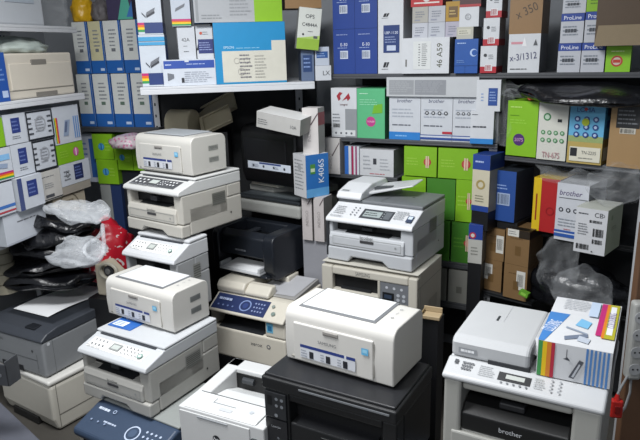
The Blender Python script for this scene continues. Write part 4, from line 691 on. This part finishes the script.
rack('grey metal rack along the right wall holding dark blue, white and green cartons', 'R',
     [(-.06, 1.34, -.002, .36, 1.529, .022, STD), (-.075, .76, -.002, .34, 1.227, .02, STD), (-.10, .30, -.01, .30, 1.044, .018, STD), (.30, .72, -.005, .30, .659, .03, STD), (.40, .72, -.005, .30, .454, .03, STD)],
     [(-.002, .23, 1.95), (.735, .03, 1.53), (1.33, .33, 1.95)], (-.05, 1.32, .365, .1, 1.5))
rack('grey metal rack at the right edge holding the tall green and brown cartons', 'S',
     [(.0, .62, .01, .32, 1.176, .02, STD), (.0, .62, .06, .30, .852, .026, DK), (-.10, .19, -.05, .20, .554, .02, DK), (.19, .6, .05, .3, .554, .02, DK)],
     [(.59, -.03, 1.4), (.60, .3, 1.4)], (.12, .60, .325, .05, 1.17))
rack('white steel shelf in the middle with the big turquoise carton', 'M', [(-.905, -.105, -.05, .42, 1.501, .034, STW)], [(-.89, .42, 1.5), (-.12, .42, 1.5)], (-.90, -.02, .455, .3, 1.49))
rack('back wall rack with the white blue footed cartons', 'N', [(-.30, .285, -.005, .30, 1.269, .028, STD)], [(-.29, .31, 1.9), (.275, .31, 1.9)])
rack('white shelf unit at the left edge full of small cartons', 'L', [(-.75, .0, -.02, .40, 1.469, .030, STW), (-.75, .03, .0, .40, 1.783, .028, ST), (-.75, -.01, .06, .40, .861, .022, ST), (-.75, -.01, .16, .40, .9985, .004, STW)], [(-.73, .41, 1.95), (.0, .41, 1.95)])
def wall(name, a, b, h, th=.08, m=None):
    d = Vector((b[0]-a[0], b[1]-a[1], 0)); n = Vector((-d.y, d.x, 0)).normalized()*th
    mb = MB(); mb.prismz([(a[0], a[1]), (b[0], b[1]), (b[0]+n.x, b[1]+n.y), (a[0]+n.x, a[1]+n.y)], 0, h, m or M('#8b8f94', .8, var=.05, scale=6, bump=.1)); return struct(mb.build(name))
wall('wall_back', (-1.75, 4.20), (1.75, 2.85), 2.6)
wall('wall_left', (-2.3, .2), (-1.75, 4.20), 2.6)
wall('wall_right', (1.75, 2.85), (1.95, -.8), 2.6)
mb = MB(); mb.box(-3, 3, -1.5, 4.6, -.05, 0, M('#4a4742', .6, var=.2, scale=9)); struct(mb.build('floor'))
mb = MB(); mb.box(-3, 3, -1.5, 4.6, 2.6, 2.65, M('#c9cacb', .8)); struct(mb.build('ceiling'))

# ================================================================== things on the left shelves
def cream_unit():
    W, D, H = .452, .30, .195; x, y = at('L', -.466+W/2, .02+D/2); t = thing('laser_printer', 'cream laser printer with two grey hand recesses on the left shelf', 'printer', (x, y, 1.47), 74)
    c = M('#c2bbae', .45, var=.03); f = -D/2; mb = MB(); mb.box(-W/2, W/2, f, D/2, 0, H, c); mb.build('body', t, .008)
    mb = MB(); mb.box(-W*.44, W*.47, f-.004, f+.002, H*.20, H*.78, c); d = mb.build('front_cover', t, .003)
    mb = MB(); mb.box(-W*.14, W*.08, f-.006, f, H*.74, H*.86, M('#77736c', .5)); mb.build('upper_handle', d, .002)
    mb = MB(); mb.box(-W*.12, W*.20, f-.003, f, H*.03, H*.12, M('#77736c', .5)); mb.build('tray_handle', t, .002)
    mb = MB(); P = mb.plane((-W/2, f-.001, 0), (1,0,0), (0,0,1), W, H); P.p(0, .185, 1, .195, '#8a857a').p(.88, .34, .92, .37, '#77736c'); mb.build('panel_seam', t)
cream_unit()
def shelf_device():
    W, D, H = .30, .28, .19; x, y = at('L', -.43+W/2, .05+D/2); t = thing('laser_printer', 'pale grey printer wrapped in clear film on the top left shelf', 'printer', (x, y, 1.784), 74)
    c = M('#a9adb2', .45, var=.03); f = -D/2; mb = MB(); mb.box(-W/2, W/2, f, D/2, 0, H, c); mb.build('body', t, .01)
    mb = MB(); mb.box(-W*.3, W*.3, f-.003, f, H*.5, H*.9, M('#9aa2ac', .4)); mb.build('front_cover', t, .002)
    mb = MB(); mb.box(-W*.25, -W*.05, f-.005, f, H*.72, H*.84, M('#4f5866', .4)); mb.build('control_panel', t, .002)
shelf_device()
# ================================================================== bags
FILM = film('clear_film', op=.035, edge=.22, rough=.12); FILMW = film('milky_film', '#dfe3e8', op=.24, edge=.40, rough=.2); FILMD = film('dim_film', '#c4c8cc', op=.03, edge=.18, rough=.12)
def glossy(h, rough=.28): return M(h, rough, var=.15, scale=14, bump=.35)
def two_tone(h, h2, lo, hi, scale, rough=.35, vor=False):
    m = bpy.data.materials.new('printed_'+h.strip('#')); m.use_nodes = True; nt = m.node_tree; b = nt.nodes['Principled BSDF']; b.inputs['Roughness'].default_value = rough
    tc = nt.nodes.new('ShaderNodeTexCoord'); nz = nt.nodes.new('ShaderNodeTexVoronoi' if vor else 'ShaderNodeTexNoise'); nz.inputs['Scale'].default_value = scale
    mr = nt.nodes.new('ShaderNodeMapRange'); mr.inputs[1].default_value = lo; mr.inputs[2].default_value = hi; mx = nt.nodes.new('ShaderNodeMix'); mx.data_type = 'RGBA'
    mx.inputs[6].default_value = lin(h); mx.inputs[7].default_value = lin(h2)
    nt.links.new(tc.outputs['Object'], nz.inputs['Vector']); nt.links.new(nz.outputs[0], mr.inputs[0]); nt.links.new(mr.outputs[0], mx.inputs[0]); nt.links.new(mx.outputs[2], b.inputs['Base Color'])
    return m
def bag(name, label, cat, loc, r, mat, seed=1, amp=.22, fr=2.2, yaw=0, group=None, sub=4, tilt=(0, 0), flat=.55, ridged=True):
    """crumpled soft bag: a closed skin pulled into folds, flattened where it rests"""
    bm = bmesh.new(); bmesh.ops.create_icosphere(bm, subdivisions=sub, radius=1); off = Vector((seed*7.3, seed*3.1, seed*5.7))
    for v in bm.verts:
        p = v.co.copy(); q = Vector((p.x*fr, p.y*fr, p.z*fr*1.3))+off
        d = noise.noise(q)*.6
        if ridged:
            d += (.5-abs(noise.noise(q*1.9)))*.55+(.4-abs(noise.noise(Vector((q.x*1.5+q.z*2, q.y*4, q.z*4)))))*.35
            d += (.3-abs(noise.noise(q*5.1)))*.18
        p *= 1+amp*d; p.z = max(p.z, -flat)
        v.co = Vector((p.x*r[0], p.y*r[1], (p.z+flat)*r[2]))
    me = bpy.data.meshes.new(name); bm.to_mesh(me); bm.free(); me.materials.append(mat); me.shade_smooth()
    o = bpy.data.objects.new(name, me); COL.objects.link(o); o.location = loc; o.rotation_euler = (rad(tilt[0]), rad(tilt[1]), rad(yaw))
    if label: tag(o, label, cat, group)
    return o
def pillow(name, label, cat, loc, w, d, T, mat, seed=1, fold=.02, rot=(0, 0, 0), group=None, n=44, nf=8):
    """a thin plastic bag: two skins joined at the rim and pressed into sharp folds"""
    R = random.Random(seed); K = []
    for k in range(nf):
        a = R.uniform(0, math.pi); K.append((math.cos(a), math.sin(a), R.uniform(.5, 1.9), R.uniform(0, 1), R.uniform(.4, 1)/(1+k*.12)))
    def tri(x): x = x % 1; return 1-abs(2*x-1)
    off = Vector((seed*3.7, seed*1.9, 0)); vs = []; fs = []
    m = n+1
    for side in (1, -1):
        for j in range(m):
            for i in range(m):
                u, v = 2*i/n-1, 2*j/n-1
                # round the outline and make it ragged
                q = math.sqrt(1-.5*v*v), math.sqrt(1-.5*u*u); X, Y = u*q[0], v*q[1]
                rag = 1+.16*noise.noise(Vector((X*2, Y*2, seed)))
                X *= rag; Y *= rag
                puff = max(0, (1-u**4)*(1-v**4))**.5
                f = sum(am*tri((X*cx+Y*cy)*fr+ph+.25*noise.noise(Vector((X*1.7, Y*1.7, k2*3.1))+off)) for k2, (cx, cy, fr, ph, am) in enumerate(K))/nf-.35
                f += .30*noise.noise(Vector((X*1.6+side*9, Y*1.6, seed*1.3)))
                z = side*puff*T+f*fold*(1 if side > 0 else .5)*2
                vs.append((X*w, Y*d, z))
    mm = m*m
    for sd in (0, 1):
        for j in range(n):
            for i in range(n):
                a = sd*mm+j*m+i; q = (a, a+1, a+m+1, a+m); fs.append(q if sd == 0 else q[::-1])
    zmin = min(v[2] for v in vs); vs = [(x, y, z-zmin) for x, y, z in vs]
    me = bpy.data.meshes.new(name); me.from_pydata(vs, [], fs); me.materials.append(mat)
    bm = bmesh.new(); bm.from_mesh(me); bmesh.ops.remove_doubles(bm, verts=bm.verts, dist=.0006); bm.to_mesh(me); bm.free(); me.shade_smooth()
    o = bpy.data.objects.new(name, me); COL.objects.link(o); o.location = loc; o.rotation_euler = [rad(a) for a in rot]
    if label: tag(o, label, cat, group)
    return o
BB = M('#131418', .27, var=.15, scale=48, bump=1.0); BG = 'black plastic bags in the pile on the left'
for i, (x, y, z, w_, d_, T_, lab, sd, rt) in enumerate([(-1.33, 2.88, .565, .25, .16, .045, 'black bag at the bottom of the pile on the left', 3, (4, 0, 0)), (-1.31, 2.87, .655, .25, .15, .035, 'black bag second from the bottom of the pile on the left', 8, (6, -3, 8)),
        (-1.27, 2.85, .735, .215, .14, .035, 'black bag third from the bottom of the pile, under the loop handled clear bag', 5, (8, 4, -6)), (-1.225, 2.82, .81, .18, .12, .03, 'black bag second from the top of the pile on the left', 11, (8, -5, 10)), (-1.20, 2.80, .875, .15, .10, .025, 'black bag at the top of the pile beneath the milky bag', 16, (10, 5, 0))]):
    pillow('plastic_bag', lab, 'bag', (x, y, z), w_, d_, T_, BB, sd, .055, rt, BG)
pillow('plastic_bag', 'milky clear bag draped over the top of the black bag pile', 'bag', (-1.115, 2.78, .925), .155, .09, .02, FILMW, 21, .06, (14, 9, -8))
cb_ = pillow('plastic_bag', 'crumpled clear bag with a loop handle, at the front of the black bag pile', 'bag', (-1.075, 2.66, .775), .15, .08, .025, FILMW, 17, .06, (38, -6, -14))
mb = MB(); mb.tube([(.10+.036*math.cos(a), .03+.085*math.sin(a), .06+.03*math.sin(a*2)) for a in [k*6.2832/18 for k in range(19)]], .009, FILMW); h = mb.build('handle', cb_, smooth=True)
bag('shopping_bag', 'red shopping bag with white print beside the black bag pile', 'bag', (-1.07, 2.96, .57), (.125, .10, .185), two_tone('#b3182a', '#d0c8c8', .60, .63, 24), 6, .30, 2.5, 20)
bag('plastic_bag', 'flat white plastic sheet bag sticking out under the black bag pile', 'bag', (-1.20, 2.88, .60), (.16, .08, .02), M('#b9c0c8', .4, var=.08, bump=.3), 14, .25, 2, 22)
bag('bubble_wrap', 'pink speckled bubble wrap lying over the green cartons', 'bubble wrap', (-.985, 3.29, 1.172), (.115, .09, .045), two_tone('#b4688a', '#b9acb2', .28, .42, 55, .3, True), 9, .25, 2.3, -14)
bag('plastic_bag', 'yellow bag at the top left on the white blue footed cartons', 'bag', (*at('N', -.16, .07), 1.822), (.055, .05, .09), glossy('#c89c1c', .35), 4, .3, 2)
bag('plastic_bag', 'clear film bag hanging over the end of the top left shelf', 'bag', (*at('L', -.06, .1), 1.785), (.08, .10, .12), FILM, 31, .35, 2.4, 74)
bag('plastic_bag', 'dark bundle between the yellow bag and the green triangle carton', 'bag', (*at('N', -.055, .09), 1.822), (.05, .05, .07), M('#5a5658', .6, var=.3, bump=.4), 26, .3, 2.5)
o = bag('plastic_pack', 'white plastic wrapped pack lying on the cream printer on the left shelf', 'pack', (*at('L', -.255, .13), 1.666), (.16, .09, .045), M('#aab4ae', .35, var=.15, bump=.4), 41, .3, 2.4, 74)
# right side films
pillow('plastic_bag', 'black bag drooping from under the shelf over the green and white cartons at the right', 'bag', (*at('S', .31, .05), 1.420), .26, .17, .03, BB, 12, .025, (8, 3, -43))
pillow('plastic_bag', 'clear bag with an orange tip above the tall green carton', 'bag', (*at('S', .02, .06), 1.425), .09, .08, .02, FILM, 18, .05, (10, 0, -43))
mb = MB(); mb.prism([(0, 0), (.03, .005), (.012, .03)], -.012, .03, M('#c4583c', .5)); o = mb.build('orange_wedge', None, .003); o.location = (*at('S', .125, -.03), 1.422); tag(o, 'orange scrap peeking from the black bag above the white icon carton', 'scrap')
pillow('plastic_bag', 'clear bag squeezed between the small blue footed carton and the tall green one', 'bag', (*at('R', .785, .03), 1.34), .045, .12, .015, FILM, 23, .05, (90, 0, -28))
pillow('plastic_bag', 'crinkled clear bag over the white pictogram carton at the right', 'bag', (*at('S', .29, .07), 1.105), .17, .10, .02, FILM, 27, .07, (22, 8, -43))
pillow('plastic_bag', 'crinkled clear bag beneath the tall brown carton at the right edge', 'bag', (*at('S', .48, -.01), 1.10), .10, .09, .03, FILM, 29, .09, (60, 0, -43))
pillow('plastic_bag', 'loose clear film hanging beneath the white pictogram carton', 'bag', (*at('S', .285, .0), .735), .09, .13, .02, FILM, 33, .07, (82, 0, -43))
pillow('plastic_bag', 'crumpled clear bubble film below the white barcode carton', 'bag', (*at('S', .42, -.10), .66), .12, .10, .04, FILM, 37, .10, (50, 10, -43))
bag('plastic_bag', 'dark film bundle behind the front right printer under the clear films', 'bag', (*at('S', .32, .06), .556), (.22, .11, .11), BB, 44, .3, 2.4, -43)
mb = MB(); mb.box(-.02, .02, -.012, .012, 0, .022, M('#5f9a2a', .5)); mb.box(-.012, .012, -.0125, -.012, .005, .017, M('#8ac04a', .5)); o = mb.build('green_clip', None, .003); o.location = (*at('S', .175, -.10), .6); o.rotation_euler = (0, rad(15), rad(-43)); tag(o, 'tiny green scrap beside the brown cartons', 'scrap')
# ================================================================== odds and ends
def slab(name, label, cat, a, b, w, th, m, group=None):
    """long thin moulded panel from point a to point b, with a raised rim"""
    a, b = Vector(a), Vector(b); d = b-a; L = d.length; mb = MB()
    mb.box(0, L, -w/2, w/2, 0, th, m); mb.box(0, L, -w/2, -w/2+.01, th, th*2.2, m); mb.box(0, L, w/2-.01, w/2, th, th*2.2, m); mb.box(0, .02, -w/2, w/2, th, th*2.2, m)
    o = mb.build(name, None, .004, 2); o.location = a; o.rotation_euler = (rad(48), -math.asin(d.z/L), math.atan2(d.y, d.x)); return tag(o, label, cat, group)
CR = M('#a79f88', .5, var=.06)
slab('printer_cover', 'long cream printer cover lying slanted under the middle shelf, rear one', 'cover', (-.70, 3.40, 1.262), (-.43, 3.36, 1.395), .12, .012, CR, 'cream printer covers')
slab('printer_cover', 'shorter cream printer cover in front of the long one under the middle shelf', 'cover', (-.60, 3.26, 1.265), (-.44, 3.24, 1.335), .11, .012, CR, 'cream printer covers')
mb = MB(); mb.prism([(-.07, 0), (.07, 0), (.07, .05)]+arc(0, .05, .07, 0, 180, 8), -.05, .09, CR); o = mb.build('printer_cover', None, .006, 2, True); o.location = (-.72, 3.27, 1.245); o.rotation_euler = (0, 0, rad(-20)); tag(o, 'rounded cream printer cover at the left end of the slanted covers', 'cover', 'cream printer covers')
def curl(loc):
    t = thing('cream_housing', 'cream plastic housing with a cable coil, below the red bag', 'housing', loc, -20)
    c = M('#b3ab98', .5, var=.05); mb = MB(); mb.prismy([(-.10, 0), (.10, 0), (.10, .10), (.03, .13), (-.05, .20), (-.10, .19)], -.06, .06, c); mb.build('body', t, .012, 3)
    mb = MB(); mb.tube([(.01+.055*math.cos(a)*(1+.03*a/6.28), -.068-.004*a/6.28, .165+.045*math.sin(a)) for a in [k*.4 for k in range(48)]], .009, M('#a9a596', .5)); mb.build('cable', t, smooth=True)
    mb = MB(); mb.cyl((.01, -.078, .165), .032, .016, M('#2a2b2e', .5), 'y', 20); mb.cyl((.01, -.084, .165), .018, .006, M('#6a6a68', .5), 'y', 16); mb.build('plug', t, .003)
    return t
o_ = curl((-.985, 2.81, .535)); o_.scale = (.82, .82, .82)
mb = MB(); 
for k in range(5): mb.cyl((0, 0, k*.05), .055-.002*k, .046, M('#a19b88', .5, var=.06), 'z', 24, .058-.002*k); mb.cyl((0, 0, k*.05+.046), .050, .004, M('#7c7766', .6), 'z', 24)
o = mb.build('roll_stack', None, .002); o.location = (-1.515, 2.80, .565); tag(o, 'stack of beige plastic rings at the left edge beside the black bags', 'rings')
# near left: dark cabinet with a bracket
def cabinet():
    t = thing('low_cabinet', 'dark grey cabinet corner at the bottom left', 'cabinet', (-1.17, 1.68, 0), -44)
    mb = MB(); mb.box(-.30, .30, -.19, .19, 0, .48, M('#33343a', .5, var=.1)); mb.build('body', t, .006)
    mb = MB(); mb.box(-.31, .31, -.2, .2, .48, .50, M('#4a4c54', .45, var=.1)); mb.build('top', t, .004)
cabinet()
def bracket():
    t = thing('metal_tray', 'dark metal tray corner at the left edge in front of the grey printer', 'tray', (-1.010, 1.70, .501), -15)
    m = M('#45474b', .4, .3, var=.1); mb = MB(); mb.box(-.3, .06, -.004, 0, .19, .262, m); mb.box(.056, .06, -.004, .05, .19, .272, m); mb.box(-.3, .06, 0, .05, .188, .192, m); mb.build('tray_rim', t, .0015)
    mb = MB(); mb.box(-.28, -.20, .0, .05, 0, .188, m); mb.build('leg', t, .002)
    mb = MB(); mb.cyl((.035, -.005, .225), .006, .003, M('#9a9ca0', .3, .8), 'y', 12); mb.build('screw', t)
bracket()
# right: wooden board, socket strip and red plug
mb = MB(); mb.box(-.15, .15, -.015, .015, 0, 1.12, M('#5f4430', .6, var=.25, scale=8)); o = mb.build('wooden_board', None, .004); o.location = (1.115, 1.79, 0); o.rotation_euler = (0, 0, rad(0)); tag(o, 'brown wooden board standing upright at the right edge', 'board')
def strip():
    t = thing('power_strip', 'white power strip hanging on the wooden board at the right edge', 'power strip', (.968, 1.750, .622), -6)
    w = M('#a0a19e', .4); mb = MB(); mb.box(-.022, .022, -.02, .02, 0, .26, w); mb.build('body', t, .010, 3)
    for k in range(4):
        mb = MB(); mb.cyl((0, -.0215, .04+k*.058), .019, .002, M('#a4a6a8', .5), 'y', 20); mb.cyl((-.007, -.0222, .04+k*.058), .003, .001, DK, 'y', 8); mb.cyl((.007, -.0222, .04+k*.058), .003, .001, DK, 'y', 8); mb.build('socket', t)
    mb = MB(); mb.tube([(0, 0, .002), (0, -.004, -.05), (-.012, -.01, -.10), (-.03, -.012, -.13)], .004, M('#8a8c8e', .5)); mb.build('cord', t, smooth=True)
    mb = MB(); mb.box(-.006, .006, .015, .026, .20, .23, M('#77797c', .4)); mb.build('hook', t)
strip()
def plug():
    t = thing('red_switch', 'red plug hanging beside the front right printer', 'plug', (.918, 1.725, .50), -10)
    m = M('#b4231e', .4); mb = MB(); mb.box(-.018, .018, -.012, .012, 0, .062, m); mb.build('body', t, .006, 3)
    mb = MB(); mb.box(-.008, .008, -.015, -.011, .02, .045, M('#7c1512', .4)); mb.build('rocker', t, .002)
    mb = MB(); mb.cyl((0, 0, .062), .010, .018, m, 'z', 14, .005); mb.tube([(0, 0, .08), (.008, .004, .10), (.03, .018, .14)], .004, M('#8a8c8e', .5)); mb.build('cord', t, smooth=True)
plug()
# hidden or half hidden cartons and pallets that carry the stacks
def under(x, y, z0, z1, W, D, yaw, label, c=BRN, nm='support_carton'):
    carton(None, (x, y), z0, W, z1-z0, D, c, [('p','f',0,.48,1,.52,'#5c4a30')] if c is BRN else [], label, 'box', 'cartons under the printers', name=nm, twist=yaw)
KB = ('#141518', '#101114', '#141518')
under(.069, 1.65, 0, .491, .40, .25, -30, 'dark carton carrying the black multifunction printer in front', KB)
under(-.253, 1.827, 0, .314, .30, .30, -27, 'dark carton carrying the white laser printer in front', KB)
under(.527, 1.407, 0, .624, .33, .30, -30, 'dark carton carrying the front right printer', KB)
under(-.274, 2.82, 0, .221, .40, .34, -29, 'dark carton under the cream printer with blue panel', KB)
under(.267, 2.576, 0, .456, .42, .27, -30, 'dark carton under the cream printer with small keypad', KB)
under(-.672, 2.56, 0, .574, .27, .18, -31, 'dark carton under the left stack of printers', KB)
under(-.715, 2.89, 0, .896, .18, .13, -32, 'tall dark carton behind the left stack of printers', KB)
under(-.645, 2.067, 0, .055, .39, .38, -32, 'thin dark pallet under the front left stack', KB, 'pallet')
under(-.165, 3.23, 0, .837, .36, .20, -36, 'dark carton under the flatbed scanner', KB)
under(-.62, 3.32, 0, 1.244, .30, .16, 0, 'tall dark carton under the cream printer covers', KB)
under(-.004, 2.935, 0, .751, .14, .09, -28, 'pale carton under the slim white cartons', ('#8f9096', '#77787c', '#8f9096'))
under(-1.25, 3.14, 0, .56, .46, .18, -20, 'dark carton under the black bag pile', KB)
under(-.995, 2.80, 0, .534, .20, .15, -20, 'dark carton under the cream housing', KB)
carton('R', .673, 0, .06, .699, .085, KB, [], 'tall dark carton behind the brown cartons', name='support_carton', off=-.095)
carton('S', -.09, .855, .08, .084, .12, KB, [], 'low black carton under the cream carton with dark blue top', off=-.10)
carton('S', -.005, .855, .095, .036, .15, KB, [], 'low black carton under the dark blue barcode carton', off=-.02)
# small white and blue carton on the floor between the two front printers
mb_ = carton(None, (.362, 1.625), .0, .11, .42, .19, ('#26324c', '#26324c', '#2c3852'), [('p','t',.55,0,1,.8,'#b4bac4'), ('p','t',.0,.7,.3,1,'#b4bac4')], 'dark blue and white carton standing between the black and the front right printers', twist=-30)
mb = MB(); mb.box(-.03, .03, -.02, .02, 0, .012, M('#9c8a6c', .6)); mb.box(-.03, .03, .016, .02, .012, .03, M('#9c8a6c', .6)); mb.box(-.03, -.026, -.02, .02, .012, .022, M('#8a7858', .6)); o = mb.build('card_tray', None, .002); o.location = (.345, 1.81, .82); o.rotation_euler = (0, 0, rad(-25)); tag(o, 'torn beige card tray behind the cream printer in front', 'tray')
carton(None, (.345, 1.83), 0, .07, .818, .06, KB, [], 'dark carton behind the black front printer', name='support_carton', twist=-30)
# ================================================================== light and camera
def area(name, loc, size, power, rot=(0, 0, 0), col=(1, 1, 1)):
    l = bpy.data.lights.new(name, 'AREA'); l.shape = 'RECTANGLE'; l.size, l.size_y = size; l.energy = power; l.color = col
    o = bpy.data.objects.new(name, l); COL.objects.link(o); o.location = loc; o.rotation_euler = [rad(a) for a in rot]; return o
area('ceiling_lamp', (-.6, 1.45, 2.58), (1.2, .5), 68, (0, 0, 20), (.98, .99, 1))
area('ceiling_lamp', (-.9, -.5, 2.58), (1.2, .5), 44, (0, 0, 0), (.98, .99, 1))
w = bpy.data.worlds.new('World'); SC.world = w; w.use_nodes = True
w.node_tree.nodes['Background'].inputs[0].default_value = (.8, .88, 1, 1); w.node_tree.nodes['Background'].inputs[1].default_value = .35
F_PX, PITCH, ROLL, CH = 621., rad(15.44), rad(-1.6), 1.65
c, s = math.cos(PITCH), math.sin(PITCH); cr, sr = math.cos(ROLL), math.sin(ROLL)
right, down, fwd = Vector((1, 0, 0)), Vector((0, -s, -c)), Vector((0, c, -s))
right, down = right*cr-down*sr, right*sr+down*cr
cam = bpy.data.cameras.new('camera'); co = bpy.data.objects.new('camera', cam); COL.objects.link(co)
cam.sensor_width = 36; cam.lens = F_PX/640*36; cam.clip_start = .02
m = Matrix((right, -down, -fwd)).transposed().to_4x4(); m.translation = (0, 0, CH); co.matrix_world = m
SC.camera = co
vs = SC.view_settings; vs.view_transform = 'Standard'; vs.look = 'None'; vs.gamma = 1; vs.use_curve_mapping = False; vs.exposure = .12
